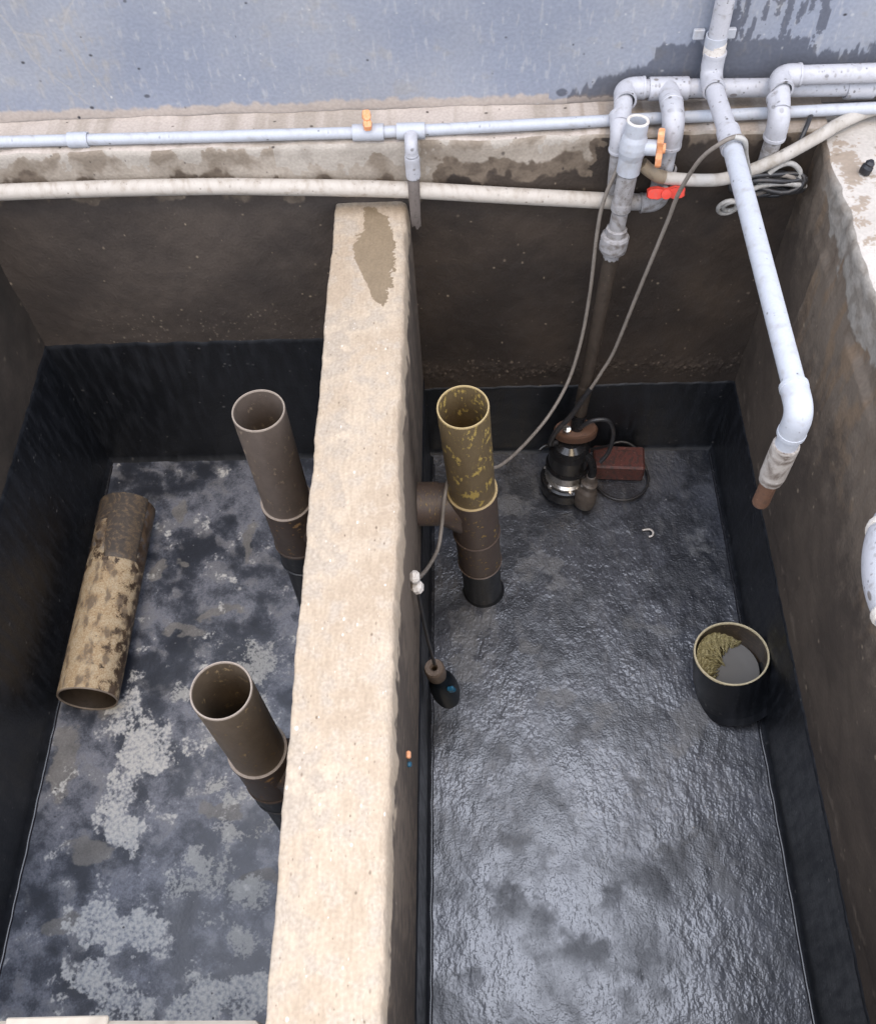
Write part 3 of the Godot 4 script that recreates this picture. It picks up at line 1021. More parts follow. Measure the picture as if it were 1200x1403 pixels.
	var dull := [[0.38, 0.62, 0.07, 0.06], [0.51, 0.69, 0.06, 0.03], [0.59, 0.84, 0.05, 0.03], [0.95, 0.90, 0.06, 0.06], [0.53, 0.41, 0.05, 0.05], [0.61, 0.44, 0.04, 0.06], [0.87, 0.63, 0.07, 0.03], [1.04, 0.40, 0.04, 0.08], [0.91, 0.97, 0.05, 0.04], [0.49, 0.20, 0.06, 0.05], [0.36, 0.72, 0.05, 0.06], [0.72, 0.88, 0.05, 0.04], [0.97, 1.30, 0.06, 0.06]]
	var wet := [[0.79, 1.10, 0.085, 0.045], [0.43, 1.35, 0.055, 0.04], [0.82, 1.32, 0.06, 0.055], [0.69, 1.35, 0.07, 0.03], [0.62, 1.47, 0.07, 0.04], [0.64, 0.93, 0.025, 0.05], [0.36, 1.53, 0.03, 0.03], [0.86, 1.22, 0.03, 0.05], [0.53, 1.38, 0.03, 0.06], [0.95, 1.62, 0.05, 0.06], [0.70, 1.56, 0.05, 0.05]]
	var wr := noise(55.0, 290, 3)
	var wr2 := noise(20.0, 291, 3)
	var worm := noise(15.0, 292, 2)
	var mask_dull := Mask.new(dull, bx0, bx1, 0.0, ZF)
	var mask_wet := Mask.new(wet, bx0, bx1, 0.0, ZF)
	var f2 := func(u: float, v: float) -> Color:
		var ph := 0.5
		var x := lerpf(bx0, bx1, u)
		var z := v * ZF
		var a := n1.get_noise_2d(x + 4.0, z)
		var b := n2.get_noise_2d(x + 4.0, z)
		var g := n3.get_noise_2d(x + 4.0, z)
		var h := n4.get_noise_2d(x + 4.0, z)
		var s := st.get_noise_2d(x * 2.6 + 3.0, z * 0.6)
		var rg := rag.get_noise_2d(x + 4.0, z)
		var wx := x + 0.05 * b
		var wz := z + 0.05 * st.get_noise_2d(x * 0.8 + 7.0, z * 0.8)
		var lo := rag.get_noise_2d(wx * 0.45 + 11.0, wz * 0.45)
		# grey film dried onto the black, in clouds and brushed streaks
		var film := smoothstep(-0.30, 0.42, lo * 0.9 + a * 0.4 + rg * 0.35 + 0.15 * g)
		var c := Color(0.018, 0.020, 0.026).lerp(Color(0.070, 0.074, 0.088), film)
		c = c.lerp(Color(0.10, 0.10, 0.105), smoothstep(0.12, 0.5, s + 0.25 * rg + 0.15 * h) * 0.45)
		var rough := 0.30 - 0.34 * lo + 0.16 * rg
		# wrinkles of the brushed coat and curled edges of the water film
		var q := wr.get_noise_2d(x * 1.25, z * 0.8)
		var q2 := wr2.get_noise_2d(x * 1.3, z * 0.7)
		var e := worm.get_noise_2d(wx, wz) + 0.18 * g
		var line := exp(-pow(e / 0.028, 2.0)) * smoothstep(-0.05, 0.3, lo + 0.3 * a)
		var calm := smoothstep(-0.25, 0.3, lo + 0.5 * a)
		ph = 0.5 + 0.20 * q * lerpf(0.15, 1.0, calm) + 0.08 * q2 + 0.11 * h * lerpf(1.0, 0.5, calm) + 0.09 * g + 0.12 * line + 0.06 * s
		var dn := smoothstep(0.30, 0.75, mask_dull.at(wx, wz) * 0.9 + 0.7 * rg + 0.10 * g)
		c = c.lerp(Color(0.125, 0.125, 0.125), dn * 0.6)
		rough = lerpf(rough, 0.5, dn)
		var wn := smoothstep(0.0, 0.95, mask_wet.at(x + 0.04 * b, z + 0.05 * rg) * 0.72 + 0.45 * rg - 0.55 * lo)
		c = c.lerp(Color(0.014, 0.015, 0.019), wn * 0.75)
		rough = lerpf(rough, 0.58, wn)
		c = c * (1.0 + 0.16 * h)
		c.a = pack(clampf(rough, 0.14, 1.0), ph)
		return c
	var m2 := painted(680, 1290, f2, 0.50, [[120, 0.6, 2.2, Color(0.30, 0.30, 0.30), 294, Rect2(0, 0, 1, 1), 0.1]], 0.70)
	m2.clearcoat_enabled = true
	m2.clearcoat = 1.0
	m2.clearcoat_roughness = 0.34
	# standing film of water: thick where the coat is smooth, broken where it is dull
	var film_map: Image = m2.roughness_texture.get_image()
	var fb := film_map.get_data()
	for k in fb.size(): fb[k] = clampi(int(380.0 - 2.0 * fb[k]), 0, 255)
	m2.clearcoat_texture = ImageTexture.create_from_image(Image.create_from_data(film_map.get_width(), film_map.get_height(), false, Image.FORMAT_L8, fb))
	mb = MB.new()
	sheet(mb, 170, 320, func(s: float, t: float) -> Vector3:
		var x := lerpf(bx0, bx1, s)
		var z := t * ZF
		return Vector3(x, H + 0.0016 * w.get_noise_2d(x + 4.0, z) + 0.0007 * wr2.get_noise_2d(x * 1.3, z * 0.7), z), Vector3.UP)
	structure("floor", mb, m2)

# ------------------------------------------------------------------ upright and loose drain pipes
func drain_skin(base: Color, dark: Color, fleck: Color, many: float, seed_: int, spec := 0.5) -> StandardMaterial3D:
	var n1 := noise(3.0, seed_, 4)
	var n2 := noise(11.0, seed_ + 1, 4)
	var n3 := noise(40.0, seed_ + 2, 2)
	var f := func(u: float, v: float) -> Color:
		var ph := 0.5
		var p := Vector3(cos(u * TAU), sin(u * TAU), v * 5.0)
		var a := n1.get_noise_3dv(p * 0.5)
		var b := n2.get_noise_3dv(p * Vector3(0.45, 0.45, 0.28))
		var g := n3.get_noise_3dv(p * 0.6)
		var c := base.lerp(dark, clampf(0.45 + a + 0.4 * b, 0, 1) * 0.6)
		var k := smoothstep(0.62 - many, 0.76 - many, b * 0.8 + 0.35 * g + 0.9 * a)
		c = c.lerp(fleck, k * 0.85)
		c = c * (1.0 + 0.10 * g)
		ph = 0.5 + 0.2 * g + 0.3 * k
		c.a = pack(0.45 + 0.25 * k, ph)
		return c
	return painted(240, 320, f, 0.06, [[60, 0.5, 1.6, fleck, seed_ + 5, Rect2(0, 0, 1, 1), 0.1]], spec)

func upright(called: String, label: String, base: Vector3, top: Vector3, r: float, rings: Array, branch: Vector3, branch_y: float, reach: float, skin: Material, socket: Material, rim: Material, lower: Material) -> void:
	# rings: distances from the top along the axis: mouth of the tee, foot of the tee, foot of the lower coupling
	var root := thing(called, label, "pipe", base, "upright drain pipes")
	var d := (top - base).normalized()
	var L := (top - base).length()
	var ri := r - 0.0042
	var mb := MB.new()
	var h0: float = L - rings[0] - 0.04
	lathe(mb, base, d, [Vector2(ri, h0), Vector2(ri, L - 0.003)], 48)
	lathe(mb, base, d, [Vector2(r, h0), Vector2(r, L - 0.003)], 48)
	var pipe := part("pipe", mb, skin, root)
	mb = MB.new()
	lathe(mb, base, d, [Vector2(ri, L - 0.003), Vector2(ri + 0.001, L), Vector2(r - 0.001, L), Vector2(r, L - 0.003)], 48)
	part("rim", mb, rim, pipe)
	# tee body with moulded lips
	var ro := r + 0.006
	var a: float = L - rings[0]
	var b: float = L - rings[1]
	mb = MB.new()
	lathe(mb, base, d, [Vector2(r, a), Vector2(ro - 0.001, a), Vector2(ro, a - 0.002), Vector2(ro, a - 0.010), Vector2(ro - 0.0025, a - 0.013), Vector2(ro - 0.0025, b + 0.012), Vector2(ro, b + 0.009), Vector2(ro, b + 0.002), Vector2(ro - 0.002, b), Vector2(r - 0.002, b)], 48)
	var along_ := base + d * (branch_y - base.y) / d.y
	var rb := r * 0.93
	ringed(mb, [along_, along_ + branch * (reach - 0.05), along_ + branch * (reach - 0.05), along_ + branch * (reach - 0.046), along_ + branch * reach], [rb, rb, rb * 1.05, rb * 1.06, rb * 1.06], 36)
	# gusset that blends the branch into the body
	for e in 5:
		var k := e / 5.0
		sweep(mb, [along_ - d * 0.085 * (1.0 - k), along_ + branch * (reach - 0.062)], [rb * 0.97, rb * 0.985], 28, false)
	part("tee", mb, socket, root)
	mb = MB.new()
	lathe(mb, base, d, [Vector2(ro - 0.0004, a + 0.0006), Vector2(r + 0.0002, a + 0.0016)], 48)
	part("lip", mb, rim, root)
	# lower coupling, then the black foot
	var c: float = L - rings[2]
	mb = MB.new()
	lathe(mb, base, d, [Vector2(ro - 0.004, b), Vector2(ro - 0.004, c + 0.006), Vector2(ro - 0.001, c + 0.004), Vector2(ro - 0.002, c), Vector2(r - 0.004, c)], 48)
	part("coupling", mb, lower, root)
	mb = MB.new()
	lathe(mb, base, d, [Vector2(r - 0.002, c), Vector2(r - 0.001, 0.016), Vector2(r + 0.002, 0.005), Vector2(r + 0.007, -0.004)], 48)
	part("foot", mb, mats.bitumen, root)

func make_standing_pipes() -> void:
	var brown := drain_skin(Color(0.125, 0.098, 0.080), Color(0.080, 0.062, 0.050), Color(0.26, 0.20, 0.14), 0.10, 401)
	var brown2 := drain_skin(Color(0.115, 0.086, 0.058), Color(0.070, 0.052, 0.036), Color(0.27, 0.19, 0.10), 0.13, 411)
	var gold := drain_skin(Color(0.150, 0.108, 0.056), Color(0.095, 0.068, 0.038), Color(0.46, 0.33, 0.09), 0.31, 421)
	var sock := drain_skin(Color(0.062, 0.045, 0.036), Color(0.036, 0.027, 0.022), Color(0.30, 0.18, 0.08), 0.14, 431)
	var sock2 := drain_skin(Color(0.095, 0.068, 0.055), Color(0.06, 0.043, 0.035), Color(0.46, 0.31, 0.10), 0.14, 441)
	var rim := grimy(128, 0.06, Color(0.25, 0.205, 0.165), Color(0.15, 0.12, 0.09), 0.3, 0.5, 451)
	var rim2 := grimy(128, 0.06, Color(0.36, 0.27, 0.13), Color(0.22, 0.16, 0.08), 0.3, 0.5, 453)
	upright("drain_pipe", "upright brown drain pipe in the left chamber, nearer the pale ledge", Vector3(-0.059, H, 0.585), Vector3(-0.059, -0.028, 0.585), 0.055, [0.335, 0.515, 0.60], Vector3(1, 0, 0), -0.46, 0.122, brown, sock, rim, mats.bitumen)
	upright("drain_pipe", "upright brown drain pipe in the left chamber, nearer the camera", Vector3(-0.067, H, 1.178), Vector3(-0.069, -0.056, 1.178), 0.055, [0.315, 0.495, 0.58], Vector3(1, 0, 0), -0.46, 0.130, brown2, sock, rim, mats.bitumen)
	upright("drain_pipe", "tall yellow flecked brown drain pipe standing in the right chamber", Vector3(0.400, H, 0.500), Vector3(0.357, -0.060, 0.563), 0.055, [0.345, 0.565, 0.735], Vector3(-1, 0, 0), -0.47, 0.135, gold, sock2, rim2, sock2)

	# loose pipe lying on the left floor, silt on its upper side
	var a := Vector3(-0.664, H + 0.081, 0.240)
	var b := Vector3(-0.668, H + 0.081, 0.852)
	var n1 := noise(2.0, 461, 4)
	var n2 := noise(7.0, 462, 4)
	var n3 := noise(26.0, 463, 3)
	var f := func(u: float, v: float) -> Color:
		var ph := 0.5
		var p := Vector3(cos(u * TAU), sin(u * TAU), v * 7.6)
		var q := n1.get_noise_3dv(p * 0.6)
		var s := n2.get_noise_3dv(p * Vector3(0.32, 0.32, 0.30))
		var g := n3.get_noise_3dv(p * 0.6)
		var c := Color(0.060, 0.038, 0.024).lerp(Color(0.16, 0.105, 0.062), clampf(0.5 + q + s, 0, 1))
		# dried silt: thick on the middle of the upper side, broken towards the ends
		var up := -cos(u * TAU + 0.3)
		var silt := smoothstep(-0.18, 0.16, s * 0.8 + g * 0.3 + (up - 0.30) * 0.55 + 0.42 * smoothstep(0.34, 0.42, v + 0.10 * q + 0.05 * s) - 0.25)
		if v < 0.30: silt *= 0.6
		c = c.lerp(Color(0.44, 0.31, 0.175).lerp(Color(0.53, 0.43, 0.29), clampf(0.5 + 1.5 * g + s, 0, 1)), silt)
		var blue := smoothstep(0.05, 0.4, s - q * 0.5 + g * 0.3) * (1.0 - smoothstep(0.30, 0.38, v + 0.06 * s))
		c = c.lerp(Color(0.10, 0.105, 0.12), blue * 0.8)
		var pit := smoothstep(0.05, 0.40, n2.get_noise_3dv(p * Vector3(0.30, 0.30, 0.16) + Vector3(5, 5, 5)) + 0.30 * g + 0.1 * q)
		c = c.lerp(Color(0.13, 0.095, 0.07), pit * 0.75)
		c = c * (1.0 + 0.12 * g)
		ph = 0.5 + 0.3 * silt - 0.2 * pit + 0.15 * g
		c.a = pack(0.55 + 0.3 * silt, ph)
		return c
	var skin := painted(360, 480, f, 0.10, [[120, 0.6, 2.2, Color(0.05, 0.04, 0.03), 466, Rect2(0, 0, 1, 1), -0.1]])
	var root := thing("loose_pipe", "short loose drain pipe caked with silt lying on the left floor", "pipe", Vector3(-0.666, H, 0.55))
	var L := (b - a).length()
	var d := (b - a).normalized()
	var mb := MB.new()
	lathe(mb, a, d, [Vector2(0.0745, 0.0), Vector2(0.0755, 0.0), Vector2(0.080, 0.004), Vector2(0.080, L - 0.003)], 56, 0.008)
	part("pipe", mb, skin, root)
	mb = MB.new()
	lathe(mb, a, d, [Vector2(0.0745, 0.0), Vector2(0.0745, L - 0.003)], 56, 0.008)
	part("bore", mb, mats.pvc_brown, root)
	mb = MB.new()
	lathe(mb, a, d, [Vector2(0.080, L - 0.003), Vector2(0.079, L), Vector2(0.0757, L), Vector2(0.0745, L - 0.003)], 56, 0.008)
	part("rim", mb, rim, root)
	# raised, torn tongue of the socket wrapped over its far end
	mb = MB.new()
	sheet(mb, 40, 26, func(s: float, t: float) -> Vector3:
		var z := lerpf(0.0, 0.215 - 0.13 * smoothstep(0.52, 0.60, s), t)
		var an := lerpf(0.6, 2.9, s) - 0.15
		var rr := 0.0835 if t < 0.97 and s > 0.02 and s < 0.98 else 0.0795
		return a + d * z + Vector3(cos(an), sin(an), 0) * rr, Vector3.UP)
	part("socket_sleeve", mb, grimy(256, 0.16, Color(0.075, 0.062, 0.052), Color(0.24, 0.165, 0.095), 0.42, 0.45, 468, [[60, 0.8, 3.0, Color(0.04, 0.03, 0.025), 469, Rect2(0, 0, 1, 1), 0.0]]), root)

	# wide black elbow whose mouth opens upward at the right wall
	root = thing("pipe_elbow", "wide black coated pipe mouth with pale rim holding sludge on right floor", "pipe", Vector3(1.03, H, 0.80))
	var m0 := Vector3(1.038, -0.842, 0.778)
	var ax := Vector3(-0.10, 1.0, -0.12).normalized()
	var pts := []
	var rad := []
	for e in [[0.0, 0.0955], [0.01, 0.0965], [0.04, 0.098], [0.07, 0.099], [0.095, 0.100], [0.12, 0.102], [0.14, 0.106], [0.158, 0.114]]:
		pts.append(m0 - ax * e[0] + Vector3(0.022, 0, 0.022) * pow(e[0] / 0.15, 1.6)); rad.append(e[1])
	mb = MB.new()
	ringed(mb, pts, rad, 48)
	part("body", mb, mats.bitumen, root)
	mb = MB.new()
	lathe(mb, m0, ax, [Vector2(0.0895, 0.0), Vector2(0.0905, 0.004), Vector2(0.0945, 0.004), Vector2(0.0957, 0.0)], 56)
	part("rim", mb, grimy(128, 0.08, Color(0.55, 0.47, 0.30), Color(0.35, 0.28, 0.17), 0.25, 0.4, 471), root)
	mb = MB.new()
	lathe(mb, m0, ax, [Vector2(0.088, -0.13), Vector2(0.0895, 0.0)], 48)
	part("bore", mb, grimy(256, 0.14, Color(0.05, 0.036, 0.026), Color(0.15, 0.10, 0.055), 0.34, 0.3, 473, [[40, 0.8, 3.0, Color(0.3, 0.22, 0.1), 474, Rect2(0, 0, 1, 1), 0.1]]), root)
	mb = MB.new()
	lathe(mb, m0 + Vector3(0.008, -0.085, 0.004), Vector3.UP, [Vector2(0.0, 0.0), Vector2(0.083, 0.0)], 40)
	var wm := StandardMaterial3D.new()
	wm.albedo_color = lin(0.17, 0.16, 0.145)
	wm.roughness = 0.06
	single("murky_water", mb, wm, m0 + Vector3(0.008, -0.085, 0.004), "murky grey water standing inside the wide black pipe mouth", "water")
	var sn := noise(34.0, 475, 4)
	mb = MB.new()
	sheet(mb, 60, 30, func(s: float, t: float) -> Vector3:
		var an := lerpf(1.85, 5.35, s)
		var rr := lerpf(0.087, lerpf(0.084, 0.018 + 0.035 * sn.get_noise_1d(s * 2.0), pow(sin(PI * s), 0.55)), t)
		var lift := 0.050 * (1.0 - t) * sin(PI * clampf(s, 0.06, 0.94)) + 0.010 * sn.get_noise_2d(s * 3.0, t) + 0.004
		if t > 0.92: lift -= 0.014
		var o := Vector3(cos(an) * rr, -0.085 + lift, sin(an) * rr)
		return m0 + o + Vector3(0.004, 0, 0.002), Vector3.UP)
	single("sludge", mb, grimy(256, 0.10, Color(0.36, 0.30, 0.14), Color(0.09, 0.065, 0.03), 0.32, 0.5, 477, [[120, 0.8, 3.0, Color(0.42, 0.37, 0.2), 478, Rect2(0, 0, 1, 1), 0.1]], 0.5, 0.2), m0 + Vector3(-0.03, -0.085, -0.03), "heap of yellow green sludge inside the wide black pipe mouth", "sludge")

# ------------------------------------------------------------------ water pipes on the wall
func butterfly(root: Node3D, c: Vector3, axis: Vector3, long_: Vector3, L: float, w: float, th: float, m: Material, called := "handle") -> void:
	var z := axis.normalized()
	var x := (long_ - z * long_.dot(z)).normalized()
	var y := z.cross(x)
	var mb := MB.new()
	# wing outline, waisted at the hub
	var top := []
	var out := []
	for e in [[-1.0, 0.55], [-0.86, 0.85], [-0.45, 1.0], [-0.18, 0.72], [0.0, 0.66], [0.18, 0.72], [0.45, 1.0], [0.86, 0.85], [1.0, 0.55]]: top.append(Vector2(e[0] * L * 0.5, e[1] * w * 0.5))
	for p in top: out.append(p)
	for k in range(top.size() - 1, -1, -1): out.append(Vector2(top[k].x, -top[k].y))
	var cnt := out.size()
	for s in [-1.0, 1.0]:
		var ctr := mb.put(c + z * th * 0.5 * s, z * s, Vector2.ZERO)
		var f0 := mb.v.size()
		for p in out: mb.put(c + x * p.x * 0.95 + y * p.y * 0.9 + z * th * 0.5 * s, z * s, Vector2.ZERO)
		for k in cnt: mb.tri(ctr, f0 + k, f0 + (k + 1) % cnt)
	for k in cnt:
		var p: Vector2 = out[k]
		var q: Vector2 = out[(k + 1) % cnt]
		var e := q - p
		var n2 := Vector2(e.y, -e.x).normalized()
		if n2.dot(p + q) < 0.0: n2 = -n2
		var nn := x * n2.x + y * n2.y
		for h in [[-0.5, 0.95, -0.28, 1.0], [-0.28, 1.0, 0.28, 1.0], [0.28, 1.0, 0.5, 0.95]]:
			var i0 := mb.put(c + (x * p.x + y * p.y) * h[1] + z * th * h[0], nn, Vector2.ZERO)
			var i1 := mb.put(c + (x * q.x + y * q.y) * h[1] + z * th * h[0], nn, Vector2.ZERO)
			var i2 := mb.put(c + (x * q.x + y * q.y) * h[3] + z * th * h[2], nn, Vector2.ZERO)
			var i3 := mb.put(c + (x * p.x + y * p.y) * h[3] + z * th * h[2], nn, Vector2.ZERO)
			mb.quad(i0, i1, i2, i3)
	lathe(mb, c + z * th * 0.5, z, [Vector2(w * 0.42, 0.0), Vector2(w * 0.40, th * 0.4), Vector2(0.0, th * 0.45)], 18)
	part(called, mb, m, root)

func make_water_pipes() -> void:
	# thin pipe lying on the ledge, with a small valve and a drip branch
	var root := thing("water_pipe", "thin pale grey water pipe lying along the ledge above the dividing wall", "pipe", Vector3(0.255, YL, -0.02))
	var r := 0.0125
	var line := [Vector3(-1.25, 0.176, -0.030), Vector3(-0.658, 0.176, -0.026), Vector3(-0.167, 0.176, -0.019), Vector3(0.162, 0.176, -0.016), Vector3(0.255, 0.176, -0.016), Vector3(0.695, 0.176, -0.029), Vector3(1.259, 0.180, -0.036), Vector3(1.9, 0.180, -0.045)]
	var mb := MB.new()
	sweep(mb, line, [r], 20)
	part("pipe", mb, mats.pvc_blue, root)
	var dx := Vector3(1, 0, 0.01).normalized()
	coupling(root, Vector3(-0.48, 0.176, -0.0235), dx, 0.0168, 0.045, mats.pvc_blue)
	coupling(root, Vector3(0.162, 0.176, -0.016), dx, 0.0178, 0.068, mats.pvc_blue, "valve_body")
	butterfly(root, Vector3(0.162, 0.206, -0.016), Vector3(0.1, 1, 0.25), Vector3(0.15, 0.2, 1), 0.048, 0.020, 0.012, mats.orange, "valve_handle")
	bar(root, "valve_stem", Vector3(0.162, 0.185, -0.016), Vector3(0.162, 0.203, -0.016), 0.007, mats.pvc_blue, 14)
	coupling(root, Vector3(0.255, 0.176, -0.016), dx, 0.0175, 0.062, mats.pvc_blue, "tee")
	run_pipe(root, [Vector3(0.255, 0.176, -0.016), Vector3(0.256, 0.176, 0.030), Vector3(0.256, 0.085, 0.030)], r * 0.95, mats.pvc, mats.pvc, 0.016, 0.010)
	coupling(root, Vector3(0.256, 0.120, 0.030), Vector3.UP, 0.0165, 0.055, mats.pvc)
	# torn flattened tail below the branch
	mb = MB.new()
	var tl := noise(20.0, 501, 2)
	sheet(mb, 20, 24, func(s: float, t: float) -> Vector3:
		var an := s * TAU
		var c := Vector3(0.256, lerpf(0.092, -0.028, t), lerpf(0.030, 0.054, t) + 0.012 * sin(t * PI))
		var w := lerpf(0.0135, 0.011, t)
		var y_end := 0.010 * tl.get_noise_1d(s * 8.0) if t > 0.97 else 0.0
		return c + Vector3(cos(an) * w, y_end, sin(an) * lerpf(0.0135, 0.004, smoothstep(0.0, 0.6, t))), Vector3(-1, 0, 0))
	part("torn_tail", mb, mats.strip, root)

	# thicker, sagging pipe fixed to the wall face; at its right end it rises through the red valve to the manifold
	root = thing("water_pipe", "long white sagging water pipe on the rear wall with red handled valve", "pipe", Vector3(0.4, 0.05, 0.03))
	var p := []
	for e in [[-0.80, 0.080], [-0.686, 0.082], [-0.43, 0.083], [-0.184, 0.079], [-0.05, 0.072], [0.079, 0.065], [0.243, 0.053], [0.475, 0.028], [0.600, 0.015], [0.709, 0.004], [0.765, 0.000]]: p.append(Vector3(e[0], e[1], 0.026))
	mb = MB.new()
	sweep(mb, smooth(p, 5), [0.0185], 24)
	part("pipe", mb, mats.pvc_dusty, root)
	var vx := 0.812
	bar(root, "pipe", Vector3(0.742, 0.002, 0.027), Vector3(0.79, 0.0, 0.029), 0.0192, mats.pvc_dirty)
	elbow(root, Vector3(vx, 0.0, 0.030), Vector3(1, 0, 0), Vector3.UP, 0.0185, 0.028, 0.014, mats.pvc_dirty)
	coupling(root, Vector3(vx, 0.066, 0.030), Vector3.UP, 0.026, 0.056, mats.pvc_dirty, "valve_body")
	bar(root, "valve_stem", Vector3(vx, 0.066, 0.052), Vector3(vx - 0.002, 0.070, 0.078), 0.010, mats.pvc_dirty, 16)
	butterfly(root, Vector3(vx - 0.002, 0.072, 0.084), Vector3(-0.05, 0.35, 1), Vector3(1, 0.02, 0), 0.082, 0.027, 0.014, mats.red)
	bar(root, "pipe", Vector3(vx, 0.09, 0.030), Vector3(vx, 0.165, 0.030), 0.0175, mats.pvc)
	elbow(root, Vector3(vx, 0.212, 0.032), Vector3.UP, Vector3(0.02, 0.05, -1).normalized(), 0.0195, 0.034, 0.026, mats.pvc, 1.22)

	# manifold along the foot of the building wall
	root = thing("pipe_manifold", "grey manifold pipe along the foot of the blue wall with tee and elbow", "pipe", Vector3(0.9, 0.2, -0.08))
	var my := 0.214
	bar(root, "pipe", Vector3(0.735, my + 0.002, -0.080), Vector3(1.95, 0.180, -0.080), 0.0195, mats.pvc)
	elbow(root, Vector3(0.716, my + 0.003, -0.080), Vector3(0, 0, -1), Vector3(1, 0, 0), 0.0195, 0.028, 0.018, mats.pvc)
	bar(root, "pipe", Vector3(0.716, my + 0.003, -0.058), Vector3(0.704, 0.198, 0.012), 0.0195, mats.pvc)
	elbow(root, Vector3(0.703, 0.190, 0.030), Vector3(0, -0.2, 1).normalized(), Vector3(0.02, -1, 0.0).normalized(), 0.0185, 0.026, 0.020, mats.pvc, 1.16)
	bar(root, "pipe", Vector3(0.703, 0.165, 0.030), Vector3(0.707, 0.035, 0.030), 0.0175, mats.pvc_dirty)
	coupling(root, Vector3(0.813, my - 0.001, -0.080), Vector3(1, -0.02, 0).normalized(), 0.0245, 0.085, mats.pvc, "tee")
	bar(root, "tee_branch", Vector3(0.813, my, -0.080), Vector3(0.812, my, -0.030), 0.0235, mats.pvc)
	coupling(root, Vector3(1.225, 0.1995, -0.080), Vector3(1, -0.02, 0).normalized(), 0.0235, 0.06, mats.pvc)

	# second pipe above it
	root = thing("water_pipe", "upper grey pipe at right turning down over the ledge into the corner", "pipe", Vector3(1.2, 0.24, -0.06))
	bar(root, "pipe", Vector3(1.05, 0.247, -0.062), Vector3(1.95, 0.240, -0.066), 0.0195, mats.pvc)
	elbow(root, Vector3(1.036, 0.247, -0.062), Vector3(-0.02, 0.1, -1).normalized(), Vector3(1, 0, 0), 0.0195, 0.028, 0.018, mats.pvc)
	bar(root, "pipe", Vector3(1.037, 0.244, -0.04), Vector3(1.033, 0.222, 0.02), 0.0195, mats.pvc)
	elbow(root, Vector3(1.032, 0.213, 0.030), Vector3(0, -0.3, 1).normalized(), Vector3(0, -1, 0.0), 0.0195, 0.028, 0.022, mats.pvc, 1.18)
	bar(root, "pipe", Vector3(1.032, 0.18, 0.030), Vector3(1.028, 0.02, 0.030), 0.0185, mats.pvc_dirty)

	# discharge pipe: down the wall, then straight out over the chamber, then a nozzle
	root = thing("discharge_pipe", "long pale discharge pipe reaching out over the right chamber with brown nozzle", "pipe", Vector3(0.905, 0.235, -0.08))
	var px := 0.901
	bar(root, "pipe", Vector3(px - 0.008, 1.1, -0.085), Vector3(px - 0.004, 0.29, -0.085), 0.0195, mats.pvc)
	coupling(root, Vector3(px - 0.005, 0.300, -0.085), Vector3.UP, 0.0225, 0.03, mats.white)
	elbow(root, Vector3(px - 0.003, 0.240, -0.083), Vector3(0, -1, 0), Vector3(0.01, 0, 1).normalized(), 0.0195, 0.032, 0.022, mats.pvc)
	bar(root, "pipe", Vector3(px - 0.002, 0.238, -0.05), Vector3(0.907, 0.236, 0.115), 0.0195, mats.pvc)
	coupling(root, Vector3(0.908, 0.2355, 0.128), Vector3(0.01, 0, 1).normalized(), 0.0235, 0.062, mats.pvc)
	bar(root, "pipe", Vector3(0.908, 0.236, 0.14), Vector3(0.912, 0.235, 0.79), 0.0195, mats.pvc_blue)
	elbow(root, Vector3(0.912, 0.233, 0.826), Vector3(0.005, 0, 1).normalized(), Vector3(0, -1, 0), 0.0195, 0.030, 0.028, mats.pvc_blue, 1.2)
	bar(root, "pipe", Vector3(0.912, 0.18, 0.826), Vector3(0.912, 0.130, 0.826), 0.0195, mats.pvc_blue)
	mb = MB.new()
	lathe(mb, Vector3(0.912, 0.146, 0.826), Vector3(0, -1, 0), [Vector2(0.0195, 0.0), Vector2(0.0228, 0.0), Vector2(0.0235, 0.003), Vector2(0.0232, 0.09), Vector2(0.021, 0.108), Vector2(0.0165, 0.114), Vector2(0.015, 0.114)], 26)
	part("nozzle_sleeve", mb, mats.nozzle, root)
	mb = MB.new()
	lathe(mb, Vector3(0.912, 0.146, 0.826), Vector3(0, -1, 0), [Vector2(0.0155, 0.112), Vector2(0.0158, 0.182), Vector2(0.015, 0.185), Vector2(0.013, 0.185), Vector2(0.013, 0.10)], 26)
	part("nozzle_tip", mb, mats.pump_rust, root)
	mb = MB.new()
	for s in [-1.0, 1.0]:
		block(mb, Vector3(px - 0.006 + s * 0.032, 0.318, -0.1085), Vector3(0.024, 0.022, 0.010), Basis.IDENTITY, 0.002)
	ringed(mb, [Vector3(px - 0.006, 0.307, -0.085), Vector3(px - 0.006, 0.307, -0.085), Vector3(px - 0.006, 0.329, -0.085), Vector3(px - 0.006, 0.329, -0.085)], [0.019, 0.0222, 0.0222, 0.019], 24)
	part("clip", mb, mats.pvc_blue, root)

	# hose from the riser across to the slab
	root = thing("hose", "beige flexible hose curving from the riser valve over to the slab", "hose", Vector3(0.9, 0.08, 0.05))
	var hp := smooth([Vector3(0.752, 0.132, 0.062), Vector3(0.775, 0.112, 0.064), Vector3(0.805, 0.096, 0.064), Vector3(0.89, 0.082, 0.060), Vector3(0.952, 0.088, 0.060), Vector3(1.038, 0.126, 0.056), Vector3(1.124, 0.161, 0.030), Vector3(1.18, 0.166, -0.008), Vector3(1.267, 0.164, -0.056), Vector3(1.40, 0.163, -0.085), Vector3(1.62, 0.163, -0.088)], 8)
	mb = MB.new()
	sweep(mb, hp.slice(0, 17), [0.0145], 20)
	part("sleeve", mb, mats.hose_brown, root)
	mb = MB.new()
	sweep(mb, hp.slice(14), [0.0138], 20)
	part("hose_body", mb, mats.hose, root)

	# elbow that juts into the picture at the right border
	root = thing("waste_pipe", "white waste pipe elbow jutting in at the right border of the picture", "pipe", Vector3(1.02, 0.14, 1.05))
	mb = MB.new()
